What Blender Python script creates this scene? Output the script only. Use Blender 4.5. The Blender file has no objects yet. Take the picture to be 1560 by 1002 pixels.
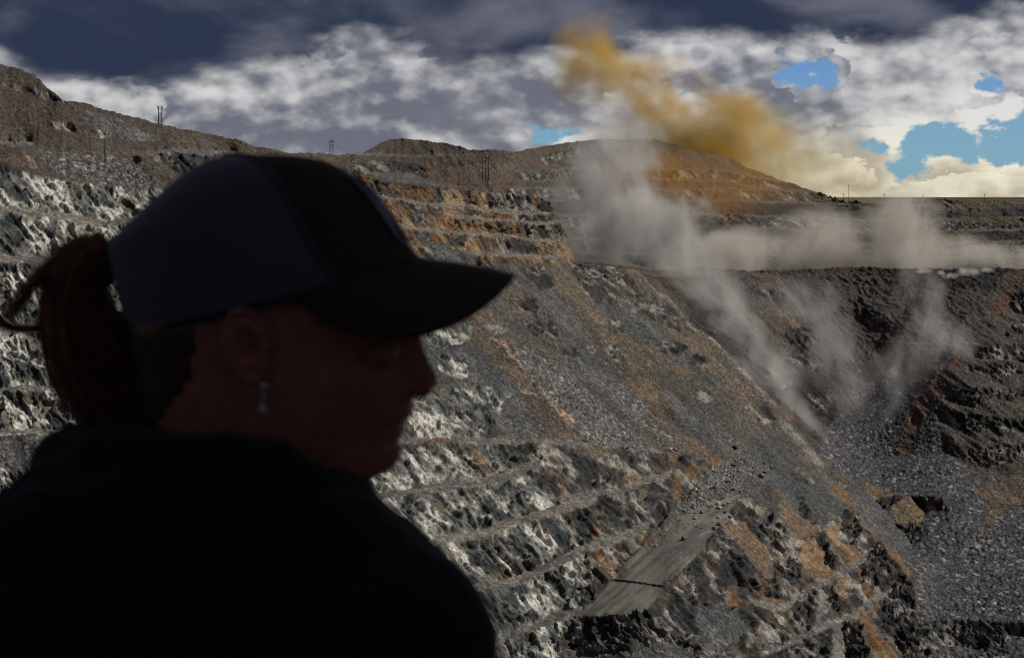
import bpy, math, random
import numpy as np

# ------------------------------------------------------------------ set-up
scene = bpy.context.scene
col = scene.collection
F = 2166.7            # focal length in photo pixels (50 mm on a 36 mm wide sensor, 1560 px)
CX, HY = 780.0, 300.0 # column straight ahead, row of the horizon
EYE = 1.6             # eye height above the lookout ground
rad = math.radians

cam_d = bpy.data.cameras.new('camera')
cam = bpy.data.objects.new('camera', cam_d)
col.objects.link(cam)
cam.location = (0, 0, EYE)
cam.rotation_euler = (rad(90), 0, 0)
cam_d.sensor_width = 36.0
cam_d.lens = 50.0
cam_d.shift_y = -201.0 / 1560.0
cam_d.clip_start = 0.05
cam_d.clip_end = 80000
cam_d.dof.use_dof = True
cam_d.dof.focus_distance = 600
cam_d.dof.aperture_fstop = 11.0
scene.camera = cam

SUN_AZ, SUN_EL = 86.0, 42.0      # sun to the right of the view, a little beyond
sun_d = bpy.data.lights.new('sun', 'SUN')
sun_d.energy = 4.2
sun_d.angle = rad(0.5)
sun_d.color = (1.0, 0.94, 0.86)
sun = bpy.data.objects.new('sun', sun_d)
col.objects.link(sun)
SDIR = np.array([math.sin(rad(SUN_AZ)) * math.cos(rad(SUN_EL)),
                 math.cos(rad(SUN_AZ)) * math.cos(rad(SUN_EL)), math.sin(rad(SUN_EL))])
sun.rotation_euler = (rad(90 - SUN_EL), 0, rad(180 - SUN_AZ))
sun.location = (600, 200, 700)

vs = scene.view_settings
vs.view_transform = 'Standard'
vs.look = 'None'
vs.exposure = 0.0
vs.gamma = 1.0
scene.render.film_transparent = False
cy = scene.cycles
cy.max_bounces = 6
cy.diffuse_bounces = 2
cy.glossy_bounces = 2
cy.transmission_bounces = 2
cy.volume_bounces = 1
cy.transparent_max_bounces = 12
cy.use_denoising = True
cy.volume_step_rate = 1.5
cy.pixel_filter_type = 'BLACKMAN_HARRIS'
cy.filter_width = 1.15
cy.volume_max_steps = 128


# ------------------------------------------------------------------ node helper
class NX:
    """Small expression builder over shader math nodes."""
    def __init__(self, tree, sock):
        self.t, self.s = tree, sock

    def _m(self, op, b=None, c=None, clamp=False, swap=False):
        n = self.t.nodes.new('ShaderNodeMath')
        n.operation = op
        n.use_clamp = clamp
        ins = [self, b, c]
        if swap:
            ins = [b, self, c]
        for i, v in enumerate(ins):
            if v is None:
                continue
            if isinstance(v, NX):
                self.t.links.new(v.s, n.inputs[i])
            else:
                n.inputs[i].default_value = float(v)
        return NX(self.t, n.outputs[0])
    def __add__(self, b): return self._m('ADD', b)
    __radd__ = __add__
    def __mul__(self, b): return self._m('MULTIPLY', b)
    __rmul__ = __mul__
    def __sub__(self, b): return self._m('SUBTRACT', b)
    def __rsub__(self, b): return self._m('SUBTRACT', b, swap=True)
    def __truediv__(self, b): return self._m('DIVIDE', b)
    def max(self, b): return self._m('MAXIMUM', b)
    def min(self, b): return self._m('MINIMUM', b)
    def clamp(self): return self._m('ADD', 0.0, clamp=True)
    def pow(self, b): return self._m('POWER', b)
    def exp(self): return self._m('EXPONENT')
    def abs(self): return self._m('ABSOLUTE')
    def atan2(self, b): return self._m('ARCTAN2', b)
    def sqrt(self): return self._m('SQRT')
    def smooth(self, a, b):
        n = self.t.nodes.new('ShaderNodeMapRange')
        n.interpolation_type = 'SMOOTHSTEP'
        self.t.links.new(self.s, n.inputs['Value'])
        n.inputs['From Min'].default_value = a
        n.inputs['From Max'].default_value = b
        return NX(self.t, n.outputs[0])


def vec(tree, x, y, z):
    n = tree.nodes.new('ShaderNodeCombineXYZ')
    for i, v in enumerate((x, y, z)):
        if isinstance(v, NX):
            tree.links.new(v.s, n.inputs[i])
        else:
            n.inputs[i].default_value = float(v)
    return n.outputs[0]


def noise(tree, vsock, scale, detail=6, rough=0.55, dist=0.0, lac=2.0):
    n = tree.nodes.new('ShaderNodeTexNoise')
    n.noise_dimensions = '3D'
    tree.links.new(vsock, n.inputs['Vector'])
    n.inputs['Scale'].default_value = scale
    n.inputs['Detail'].default_value = detail
    n.inputs['Roughness'].default_value = rough
    n.inputs['Lacunarity'].default_value = lac
    n.inputs['Distortion'].default_value = dist
    return NX(tree, n.outputs[0])


def billow(tree, vsock, scale, detail=3, rough=0.5):
    n = tree.nodes.new('ShaderNodeTexVoronoi')
    n.feature = 'SMOOTH_F1'
    tree.links.new(vsock, n.inputs['Vector'])
    n.inputs['Scale'].default_value = scale
    n.inputs['Detail'].default_value = detail
    n.inputs['Roughness'].default_value = rough
    n.inputs['Smoothness'].default_value = 0.6
    n.normalize = True
    return NX(tree, n.outputs['Distance'])


def mixc(tree, fac, a, b):
    n = tree.nodes.new('ShaderNodeMix')
    n.data_type = 'RGBA'
    n.clamp_factor = True
    if isinstance(fac, NX):
        tree.links.new(fac.s, n.inputs[0])
    else:
        n.inputs[0].default_value = fac
    for k, v in ((6, a), (7, b)):
        if isinstance(v, (tuple, list)):
            n.inputs[k].default_value = (*v, 1.0)
        else:
            tree.links.new(v, n.inputs[k])
    return n.outputs[2]


# ------------------------------------------------------------------ sky
def make_world():
    w = bpy.data.worlds.new('World')
    scene.world = w
    w.use_nodes = True
    t = w.node_tree
    bg = t.nodes['Background']
    bg.inputs['Strength'].default_value = 0.1
    sky = t.nodes.new('ShaderNodeTexSky')
    sky.sky_type = 'NISHITA'
    sky.sun_disc = False
    sky.sun_elevation = rad(SUN_EL)
    sky.sun_rotation = rad(SUN_AZ)
    tc = t.nodes.new('ShaderNodeTexCoord')
    sp = t.nodes.new('ShaderNodeSeparateXYZ')
    t.links.new(tc.outputs['Generated'], sp.inputs[0])
    X, Y, Z = (NX(t, sp.outputs[i]) for i in range(3))
    az = X.atan2(Y)                                   # 0 straight ahead, right positive
    el = Z / (X * X + Y * Y).sqrt().max(0.02)
    # units of 100 photo pixels: u to the right from straight ahead, v up from the horizon
    u = az * (F / 100.0)
    v = el * (F / 100.0)

    # ragged outlines: the positions below are stirred by noise
    w1 = noise(t, vec(t, u * 1.0, v * 1.5, 21.3), 0.9, 5, 0.6)
    w2 = noise(t, vec(t, u * 1.0, v * 1.5, 47.9), 0.9, 5, 0.6)
    uw = u + (w1 - 0.5) * 1.9
    vw = v + (w2 - 0.5) * 0.95

    def blob(cu, cv, su, sv):
        a = (uw - (cu - 780) / 100.0) * (100.0 / su)
        b = (vw - (300 - cv) / 100.0) * (100.0 / sv)
        return (0 - (a * a + b * b)).exp()

    # ---- white and grey cumulus: soft heaps lit from the upper right
    Q = vec(t, u, v * 1.35, 3.7)
    Q2 = vec(t, u + 0.22, v * 1.35 + 0.34, 3.7)
    nb = noise(t, Q, 0.62, 8, 0.56, 0.1)
    bl = billow(t, Q, 1.35, 3, 0.55)
    nb2 = noise(t, Q2, 0.62, 2, 0.5, 0.1)
    bl2 = billow(t, Q2, 1.35, 1, 0.5)
    n0 = noise(t, Q, 0.62, 2, 0.5, 0.1)
    b0 = billow(t, Q, 1.35, 1, 0.5)
    dens = nb * 1.0 - bl * 0.50 + 0.09
    rel = (n0 - nb2) * 1.0 - (b0 - bl2) * 0.50
    cover = 0.22 + 0.0 * u
    # blue gaps
    for (cu, cv, su, sv, a) in ((1400, 222, 105, 34, .62), (1540, 215, 110, 44, .62), (1228, 118, 60, 36, .62), (870, 207, 70, 18, .5),
                                (1340, 262, 50, 24, .34), (1465, 133, 14, 10, .3)):
        cover = cover - blob(cu, cv, su, sv) * a
    for (cu, cv, su, sv, a) in ((1345, 140, 80, 50, .25), (1160, 180, 80, 60, .22), (1260, 262, 70, 30, .3),
                                (1455, 283, 55, 26, .55), (1550, 284, 40, 20, .5), (1370, 296, 60, 16, .45), (500, 190, 420, 60, .12)):
        cover = cover + blob(cu, cv, su, sv) * a
    d = (dens - 0.27) * 1.7 + 0.27 + cover + (noise(t, vec(t, u, v * 1.3, 31.0), 3.0, 5, 0.6) - 0.5) * 0.30
    alpha = d.smooth(0.36, 0.52)
    thick = d.smooth(0.5, 0.95)
    relief = (rel * 2.9 + 0.5).clamp()
    lum = relief * 0.62 + 0.20 - thick * 0.24 + (nb - 0.5) * 0.9 - (bl - 0.4) * 0.5 + (noise(t, Q, 0.3, 2, 0.5) - 0.5) * 1.2
    warm = u.smooth(1.5, 5.0) * (1.0 - v.smooth(0.3, 1.4))
    low = mixc(t, warm, (0.145, 0.155, 0.195), (0.46, 0.41, 0.31))
    high = mixc(t, warm, (0.72, 0.715, 0.71), (0.90, 0.84, 0.66))
    sunny = u.smooth(-4.0, 4.5) * 0.26 - 0.12
    cum = mixc(t, (lum + sunny).smooth(0.20, 0.95), low, high)
    # nearer heaps with crisp heads in front of the soft ones
    S1 = vec(t, u * 1.0 + 11.3, v * 1.55, 15.1)
    S2 = vec(t, u * 1.0 + 11.3 + 0.15, v * 1.55 + 0.25, 15.1)
    f1 = noise(t, S1, 0.68, 8, 0.52, 0.0) - billow(t, S1, 1.5, 3, 0.5) * 0.55
    f2 = noise(t, S2, 0.68, 3, 0.5, 0.0) - billow(t, S2, 1.5, 2, 0.45) * 0.55
    fa = (f1 + (cover - 0.22) * 0.9 + 0.05).smooth(0.285, 0.345)
    fl = ((f1 - f2) * 2.8 + 0.50).clamp() * 0.85 + 0.08 + sunny * 0.9 + (noise(t, Q, 0.35, 2, 0.5) - 0.5) * 1.6
    front_c = mixc(t, fl.smooth(0.12, 0.95), low, high)
    cum = mixc(t, fa * 0.85, cum, front_c)
    blue = mixc(t, v.smooth(0.3, 2.2), (0.15, 0.38, 0.54), (0.075, 0.24, 0.58))

    def x10(c):
        m = t.nodes.new('ShaderNodeVectorMath'); m.operation = 'SCALE'
        m.inputs['Scale'].default_value = 10.0
        t.links.new(c, m.inputs[0])
        return m.outputs[0]
    skyblue = mixc(t, 0.8, sky.outputs[0], x10(blue))
    c1 = mixc(t, alpha, skyblue, x10(cum))
    # ---- dark cloud deck overhead, its ragged lower edge above the cumulus
    nd = noise(t, vec(t, u * 0.75, v * 1.5, 9.1), 0.8, 7, 0.55, 0.2)
    edge = 2.06 + 0.0 * u
    for (cu, s, a) in ((210, 150, -.52), (-20, 80, .2), (560, 110, .20), (780, 110, -.10), (1180, 300, .22), (1520, 110, .35)):
        q = (u - (cu - 780) / 100.0) * (100.0 / s)
        edge = edge + (0 - q * q).exp() * a
    deck = (v - edge + (nd - 0.5) * 1.25).smooth(-0.12, 0.32)
    nl = noise(t, vec(t, u * 0.5, v * 1.05, 2.2), 0.8, 6, 0.5, 0.2)
    dcol = mixc(t, nl.smooth(0.42, 0.70) * 0.85, (0.026, 0.037, 0.072), (0.15, 0.158, 0.20))
    fin = mixc(t, deck, c1, x10(dcol))
    t.links.new(fin, bg.inputs['Color'])
    # the rest of the sky: the underside of the same deck, dim and even
    far = t.nodes.new('ShaderNodeBackground')
    far.inputs['Strength'].default_value = 1.0
    t.links.new(mixc(t, Z.smooth(0.0, 0.6), (0.075, 0.080, 0.098), (0.045, 0.049, 0.064)), far.inputs['Color'])
    mx = t.nodes.new('ShaderNodeMixShader')
    sx = u.abs().smooth(9.0, 14.0).max(v.smooth(3.2, 7.0)).max(1.0 - Y.smooth(0.0, 0.2))
    t.links.new(sx.s, mx.inputs[0])
    t.links.new(bg.outputs[0], mx.inputs[1])
    t.links.new(far.outputs[0], mx.inputs[2])
    t.links.new(mx.outputs[0], t.nodes['World Output'].inputs['Surface'])
    w.cycles.sampling_method = 'MANUAL'
    w.cycles.sample_map_resolution = 256
    return w


make_world()

# ------------------------------------------------------------------ numpy noise
def _hash(ix, iy, iz, seed):
    h = (ix.astype(np.uint32) * np.uint32(374761393) + iy.astype(np.uint32) * np.uint32(668265263)
         + iz.astype(np.uint32) * np.uint32(2147483647 & 0x7feb352d) + np.uint32((seed * 2654435761) & 0xffffffff))
    h ^= h >> np.uint32(15)
    h *= np.uint32(0x2c1b3c6d)
    h ^= h >> np.uint32(12)
    h *= np.uint32(0x297a2d39)
    h ^= h >> np.uint32(15)
    return h


def _u01(h):
    return (h & np.uint32(0xffffff)).astype(np.float32) * np.float32(1 / 16777216.0)


def vnoise(x, y, z, seed=0):
    fx, fy, fz = np.floor(x), np.floor(y), np.floor(z)
    ix, iy, iz = fx.astype(np.int32), fy.astype(np.int32), fz.astype(np.int32)
    x, y, z = x - fx, y - fy, z - fz
    x = x * x * (3 - 2 * x); y = y * y * (3 - 2 * y); z = z * z * (3 - 2 * z)
    def c(a, b, d):
        return _u01(_hash(ix + a, iy + b, iz + d, seed))
    r = 0
    x00 = c(0, 0, 0) * (1 - x) + c(1, 0, 0) * x
    x10 = c(0, 1, 0) * (1 - x) + c(1, 1, 0) * x
    x01 = c(0, 0, 1) * (1 - x) + c(1, 0, 1) * x
    x11 = c(0, 1, 1) * (1 - x) + c(1, 1, 1) * x
    y0 = x00 * (1 - y) + x10 * y
    y1 = x01 * (1 - y) + x11 * y
    return (y0 * (1 - z) + y1 * z).astype(np.float32)


def fbm(p, scale, oct=4, seed=0, rough=0.5):
    """value noise, mean about 0.5; p = (x, y, z) in metres, scale in metres."""
    x, y, z = (np.asarray(c, np.float32) / np.float32(scale) for c in p)
    s, a, tot = 0, 1.0, 0.0
    for o in range(oct):
        s = s + a * vnoise(x, y, z, seed + o * 17)
        tot += a
        a *= rough
        x, y, z = x * 2.03 + 5.1, y * 2.03 + 1.7, z * 2.03 + 9.2
    return s / tot


def worley(p, scale, seed=0, blocky=False):
    """nearest cell: distance, three random numbers of that cell, offset from its centre."""
    x, y, z = (np.asarray(c, np.float32) / np.float32(scale) for c in p)
    fx, fy, fz = np.floor(x), np.floor(y), np.floor(z)
    ix, iy, iz = fx.astype(np.int32), fy.astype(np.int32), fz.astype(np.int32)
    x, y, z = x - fx, y - fy, z - fz
    best = np.full(x.shape, 9.0, np.float32)
    bh = np.zeros(x.shape, np.uint32)
    ox = np.zeros_like(best); oy = np.zeros_like(best); oz = np.zeros_like(best)
    for a in (-1, 0, 1):
        for b in (-1, 0, 1):
            for c in (-1, 0, 1):
                h = _hash(ix + a, iy + b, iz + c, seed)
                r1 = (h & np.uint32(1023)).astype(np.float32) / 1023
                r2 = ((h >> np.uint32(10)) & np.uint32(1023)).astype(np.float32) / 1023
                r3 = ((h >> np.uint32(20)) & np.uint32(1023)).astype(np.float32) / 1023
                dx = x - (a + r1); dy = y - (b + r2); dz = z - (c + r3)
                if blocky:
                    d = np.maximum(np.maximum(np.abs(dx), np.abs(dy) * .9), np.abs(dz) * .8) ** 2
                else:
                    d = dx * dx + dy * dy + dz * dz
                m = d < best
                best = np.where(m, d, best)
                bh = np.where(m, h, bh)
                ox = np.where(m, dx, ox); oy = np.where(m, dy, oy); oz = np.where(m, dz, oz)
    h2 = _hash(bh.astype(np.int32), bh.astype(np.int32), bh.astype(np.int32), seed + 3)
    r = ((h2 & np.uint32(1023)).astype(np.float32) / 1023, ((h2 >> np.uint32(10)) & np.uint32(1023)).astype(np.float32) / 1023,
         ((h2 >> np.uint32(20)) & np.uint32(1023)).astype(np.float32) / 1023)
    return np.sqrt(best), r, (ox, oy, oz)


def sstep(x, a, b):
    t = np.clip((x - a) / (b - a), 0, 1)
    return t * t * (3 - 2 * t)


# ------------------------------------------------------------------ terrain survey
# Break lines of the pit surveyed from the photograph: where each face, bench, talus and road
# lies, its dip and its rock.  Dips are integrated from surveyed distances into a solid surface.
PX0, PX1, PY0, PY1 = -260, 1820, 60, 1112
W_, H_ = PX1 - PX0 + 1, PY1 - PY0 + 1

# rock kinds
(DUMP, WHITE, DARK, OCHRE, BROWN, GREY, RUBBLE, ROAD, ORANGE, BENCH, PALE, BOWL, FLOOR, GRASSY, PINK, RUBR, SLATE, RUST) = range(18)
DIP = {DUMP: 33, WHITE: 58, DARK: 66, OCHRE: 60, BROWN: 36, GREY: 35, RUBBLE: 33, ROAD: 1.5, ORANGE: 32, BENCH: 4,
       PALE: 35, BOWL: 42, FLOOR: 9, GRASSY: 25, PINK: 35, RUBR: 6, SLATE: 36, RUST: 36}


class Survey:
    def __init__(self, base_kind):
        self.kind = np.full((H_, W_), base_kind, np.int8)
        self.dip = np.full((H_, W_), DIP[base_kind], np.float32)
        self.turn = np.zeros((H_, W_), np.float32)      # which way a face is turned: + right, - left

    def poly(self, kind, pts, dip=None, turn=0.0):
        pts = np.array(pts, float)
        x0, y0 = np.floor(pts.min(0)).astype(int); x1, y1 = np.ceil(pts.max(0)).astype(int)
        x0, x1 = max(x0, PX0), min(x1, PX1); y0, y1 = max(y0, PY0), min(y1, PY1)
        if x1 <= x0 or y1 <= y0:
            return
        X, Y = np.meshgrid(np.arange(x0, x1 + 1) + .01, np.arange(y0, y1 + 1) + .01)
        ins = np.zeros(X.shape, bool)
        n = len(pts)
        for i in range(n):
            (ax, ay), (bx, by) = pts[i], pts[(i + 1) % n]
            if ay == by:
                continue
            c = ((ay > Y) != (by > Y)) & (X < (bx - ax) * (Y - ay) / (by - ay) + ax)
            ins ^= c
        sl = (slice(y0 - PY0, y1 - PY0 + 1), slice(x0 - PX0, x1 - PX0 + 1))
        self.kind[sl][ins] = kind
        self.dip[sl][ins] = DIP[kind] if dip is None else dip
        self.turn[sl][ins] = turn

    def strip(self, kind, pts, th, dip=None):
        """band whose lower edge is the polyline and which is th pixels high"""
        pts = [tuple(p) for p in pts]
        th = th * 1.4
        self.poly(kind, pts + [(x, y - th) for x, y in reversed(pts)], dip)


def box(x0, y0, x1, y1):
    j = lambda a: a * (x1 - x0)
    return [(x0, y0 + .25 * (y1 - y0)), (x0 + j(.35), y0), (x1 - j(.15), y0 + .12 * (y1 - y0)), (x1, y0 + .7 * (y1 - y0)),
            (x0 + j(.7), y1), (x0 + j(.3), y1 - .2 * (y1 - y0))]


S = Survey(DUMP)
P = S.poly
# --- left: dump slopes above, pale shattered rock wall below
P(WHITE, [(-260, 225), (-60, 240), (0, 252), (70, 272), (150, 283), (250, 288), (300, 268), (330, 250), (400, 255), (560, 300), (620, 410), (660, 520), (740, 680), (820, 1112), (-260, 1112)])
P(DARK, [(225, 238), (262, 230), (330, 232), (330, 262), (300, 275), (268, 262)], 58)
P(BENCH, [(200, 236), (250, 226), (360, 230), (360, 236), (262, 233), (215, 240)])
P(BROWN, [(190, 245), (215, 240), (275, 280), (262, 290), (232, 283)])
P(BROWN, [(20, 236), (60, 235), (80, 262), (30, 258)])
P(BENCH, [(-260, 205), (-60, 212), (0, 216), (52, 217), (52, 222), (0, 224), (-260, 214)])
P(DARK, [(60, 190), (100, 188), (140, 198), (178, 210), (176, 214), (130, 206), (100, 202)], 60)
P(DARK, [(0, 126), (40, 132), (70, 140), (96, 156), (60, 150), (20, 140)], 50)
P(RUBBLE, [(60, 228), (120, 236), (200, 240), (232, 283), (150, 283), (80, 262)], 35)
P(GREY, [(110, 160), (200, 190), (250, 215), (180, 212), (130, 190)])
S.strip(BENCH, [(-260, 292), (0, 322), (60, 330), (150, 347), (260, 335), (400, 320)], 8, 12)
S.strip(BENCH, [(-260, 372), (0, 398), (80, 402), (200, 408), (400, 395), (560, 380)], 9, 8)
S.strip(BENCH, [(-260, 480), (0, 505), (100, 505), (400, 500), (640, 498)], 9, 8)
S.strip(BENCH, [(-260, 585), (0, 596), (70, 592), (300, 590), (600, 588)], 6)
S.strip(BENCH, [(-260, 655), (0, 661), (150, 662), (400, 668), (620, 676)], 6)
P(GREY, [(-260, 662), (0, 662), (110, 664), (90, 690), (30, 712), (-260, 705)], 36)
# --- ochre terraces behind the cap
P(OCHRE, [(540, 255), (580, 278), (754, 294), (880, 300), (880, 402), (700, 408), (600, 410), (560, 330)])
P(DARK, [(662, 285), (676, 287), (680, 312), (664, 312)]); P(DARK, [(744, 294), (800, 296), (815, 322), (760, 322), (740, 312)])
P(DARK, [(752, 365), (802, 367), (836, 392), (765, 388)]); P(DARK, [(790, 342), (870, 344), (872, 364), (800, 362)])
P(DARK, [(711, 319), (735, 320), (728, 330), (714, 331)]); P(DARK, [(625, 312), (650, 314), (655, 345), (630, 340)])
P(DARK, [(820, 296), (880, 298), (880, 324), (824, 324)]); P(DARK, [(690, 358), (712, 360), (708, 380), (692, 372)])
P(DARK, [(760, 326), (790, 327), (850, 328), (870, 340), (790, 338)]); P(DARK, [(622, 352), (655, 356), (668, 372), (640, 372)])
S.strip(BENCH, [(560, 300), (621, 309), (672, 315), (711, 318), (760, 325), (830, 327), (900, 327)], 4)
S.strip(BENCH, [(690, 331), (756, 339), (789, 341), (867, 343), (900, 343)], 4)
S.strip(BENCH, [(560, 340), (621, 350), (678, 355), (724, 359), (795, 366), (847, 368), (900, 368)], 4)
S.strip(BENCH, [(700, 392), (754, 390), (836, 394), (900, 396)], 4)
P(GREY, [(650, 369), (678, 372), (726, 391), (722, 400), (668, 402)])
P(DARK, [(636, 376), (662, 374), (668, 400), (644, 400)])
# --- long talus running down to the right
P(BROWN, [(600, 405), (720, 399), (800, 402), (860, 403), (985, 412), (1045, 485), (1099, 529), (1265, 712), (1160, 694), (1060, 692), (1000, 688), (760, 674), (750, 640), (700, 560), (650, 500)])
P(GREY, [(720, 400), (790, 404), (850, 440), (900, 520), (960, 600), (1000, 660), (960, 640), (880, 560), (800, 470)])
P(BROWN, [(740, 420), (800, 440), (900, 540), (860, 540), (790, 480)])
P(RUBBLE, [(770, 515), (860, 560), (940, 640), (1000, 688), (900, 684), (870, 648), (826, 598)], 35)
P(RUBBLE, [(900, 560), (1000, 620), (1060, 672), (1030, 680), (960, 640)], 35)
P(BROWN, [(960, 580), (1040, 640), (1120, 690), (1060, 688), (1000, 650)])
P(GREY, [(1000, 590), (1060, 620), (1140, 690), (1100, 690), (1040, 645)])
P(PINK, [(745, 512), (769, 522), (802, 565), (826, 594), (879, 645), (869, 650), (831, 609), (788, 551)])
P(DARK, [(864, 402), (946, 408), (990, 446), (1030, 478), (1040, 512), (985, 480), (948, 474), (915, 468), (880, 428)], 38)
P(GREY, [(905, 462), (950, 470), (1000, 500), (1060, 560), (1040, 560), (960, 505)])
P(DARK, [(788, 410), (828, 406), (846, 438), (822, 442)], 42)
P(DARK, [(726, 398), (746, 400), (770, 420), (770, 432), (735, 412)], 45)
for b in ((796, 452, 822, 478), (796, 488, 850, 516), (788, 458, 820, 476), (852, 525, 880, 547), (893, 526, 912, 541), (920, 522, 958, 552),
          (914, 487, 951, 508), (994, 520, 1048, 541), (936, 562, 957, 577), (1046, 545, 1080, 562), (785, 578, 822, 606), (735, 492, 774, 510),
          (1130, 614, 1182, 646), (1060, 596, 1084, 612)):
    P(DARK, box(*b), 68, -.8)
P(ORANGE, [(1187, 617), (1224, 617), (1230, 634), (1200, 640)])
P(GREY, [(660, 500), (760, 560), (790, 600), (760, 640), (740, 600), (630, 600), (620, 520)])
P(WHITE, [(640, 500), (718, 496), (716, 517), (699, 527), (654, 527)], 64)
P(WHITE, [(663, 544), (704, 544), (712, 575), (692, 575), (668, 563)], 64)
P(WHITE, [(600, 604), (634, 597), (692, 590), (745, 588), (776, 602), (766, 628), (749, 657), (740, 671), (600, 671)], 55)
P(GREY, [(764, 611), (788, 607), (822, 655), (812, 668), (748, 662)])
P(BROWN, [(721, 515), (745, 518), (807, 573), (819, 599), (788, 587), (740, 558)])
P(PALE, [(968, 411), (974, 412), (1046, 484), (1100, 529), (1186, 616), (1180, 622), (1095, 534), (1040, 486)])
P(PALE, [(1177, 640), (1200, 640), (1266, 712), (1246, 708)])
# --- bowl
P(BOWL, [(985, 300), (1820, 300), (1820, 760), (1560, 730), (1440, 690), (1268, 712), (1190, 616), (1104, 529), (1052, 486)])
P(BROWN, [(1060, 412), (1180, 414), (1240, 500), (1190, 560), (1120, 480)], 42)
for b in ((1180, 500, 1250, 530), (1196, 540, 1260, 565), (1220, 590, 1290, 640), (1300, 470, 1350, 500), (1280, 540, 1340, 575), (1150, 440, 1200, 460), (1340, 520, 1390, 550),
          (1230, 660, 1265, 690), (1160, 560, 1210, 590)):
    P(DARK, box(*b), 62, -.6)
P(FLOOR, [(1290, 600), (1360, 560), (1440, 620), (1440, 700), (1268, 712), (1250, 680)], 36)
# --- right wall, the toothed shade of its benches painted as dark rock
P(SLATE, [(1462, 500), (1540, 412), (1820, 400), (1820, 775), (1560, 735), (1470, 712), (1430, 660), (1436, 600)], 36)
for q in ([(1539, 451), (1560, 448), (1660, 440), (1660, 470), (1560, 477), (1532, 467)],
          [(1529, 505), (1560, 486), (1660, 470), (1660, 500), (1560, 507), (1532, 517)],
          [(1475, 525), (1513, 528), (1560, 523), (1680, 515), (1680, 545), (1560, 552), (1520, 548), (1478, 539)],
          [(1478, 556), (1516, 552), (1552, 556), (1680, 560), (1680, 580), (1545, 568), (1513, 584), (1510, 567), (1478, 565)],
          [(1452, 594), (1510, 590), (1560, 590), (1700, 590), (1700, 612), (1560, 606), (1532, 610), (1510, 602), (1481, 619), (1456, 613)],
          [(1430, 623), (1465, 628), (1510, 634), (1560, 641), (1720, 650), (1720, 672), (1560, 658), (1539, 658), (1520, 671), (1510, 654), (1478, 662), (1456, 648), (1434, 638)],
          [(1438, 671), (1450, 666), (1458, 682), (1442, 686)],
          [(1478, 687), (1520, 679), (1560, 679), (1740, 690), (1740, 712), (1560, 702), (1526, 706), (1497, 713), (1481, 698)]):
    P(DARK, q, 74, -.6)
P(RUST, [(1542, 412), (1560, 412), (1552, 440), (1535, 470), (1500, 490), (1520, 460)], 38)
P(RUST, [(1470, 525), (1484, 530), (1425, 610), (1376, 690), (1358, 692), (1400, 610)], 36)
# --- rubble floor
P(FLOOR, [(1262, 708), (1376, 692), (1440, 690), (1475, 712), (1560, 735), (1820, 775), (1820, 1112), (1300, 1112), (1395, 1000), (1396, 880), (1352, 792), (1300, 744)])
P(BROWN, [(1480, 740), (1560, 728), (1600, 740), (1500, 800), (1480, 830), (1500, 780)], 14)
# --- lower left wall below the long bench
P(WHITE, [(520, 676), (780, 676), (880, 682), (870, 760), (900, 830), (880, 925), (860, 940), (840, 1112), (400, 1112)])
P(DARK, [(780, 676), (950, 684), (1010, 692), (1100, 702), (1060, 740), (1035, 770), (1000, 806), (935, 880), (885, 930), (870, 900), (890, 840), (860, 780), (820, 730)], 60)
P(BROWN, [(880, 678), (950, 683), (940, 694), (900, 700), (880, 690)], 40)
P(OCHRE, [(1026, 724), (1044, 722), (1040, 760), (1026, 766)]); P(OCHRE, [(1076, 702), (1100, 700), (1106, 722), (1082, 720)])
P(OCHRE, [(1044, 712), (1068, 710), (1064, 728), (1048, 730)])
P(OCHRE, [(908, 800), (922, 800), (926, 822), (904, 822)], 45); P(ORANGE, [(930, 840), (944, 862), (925, 872), (914, 862)])
P(ORANGE, [(972, 800), (990, 808), (980, 822), (968, 815)]); P(OCHRE, [(912, 830), (922, 830), (920, 858), (912, 856)])
P(ORANGE, [(946, 724), (974, 728), (962, 738), (948, 734)]); P(ORANGE, [(1018, 690), (1036, 690), (1030, 706), (1016, 706)])
P(ORANGE, [(702, 675), (722, 676), (770, 730), (754, 734), (732, 716)], 36)
S.strip(BENCH, [(520, 678), (610, 678), (700, 674), (780, 677), (870, 680), (950, 684), (1010, 692)], 6)
P(ORANGE, [(622, 670), (668, 668), (700, 672), (698, 676), (640, 680)], 6)
S.strip(BENCH, [(360, 800), (536, 772), (580, 764), (630, 756), (670, 748), (720, 744), (770, 732), (800, 720), (824, 715)], 11, 10)
S.strip(BENCH, [(850, 764), (900, 757), (940, 757), (975, 740), (1024, 724)], 8, 10)
S.strip(BENCH, [(400, 870), (560, 850), (660, 838), (690, 826), (740, 816), (780, 801), (820, 792), (850, 782), (890, 772), (910, 760)], 11, 8)
S.strip(BENCH, [(500, 950), (640, 918), (724, 906), (789, 892), (825, 877), (861, 859), (897, 841), (966, 817), (990, 806)], 12, 8)
S.strip(BENCH, [(600, 1040), (760, 985), (800, 965), (850, 945), (885, 936)], 10, 8)
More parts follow.
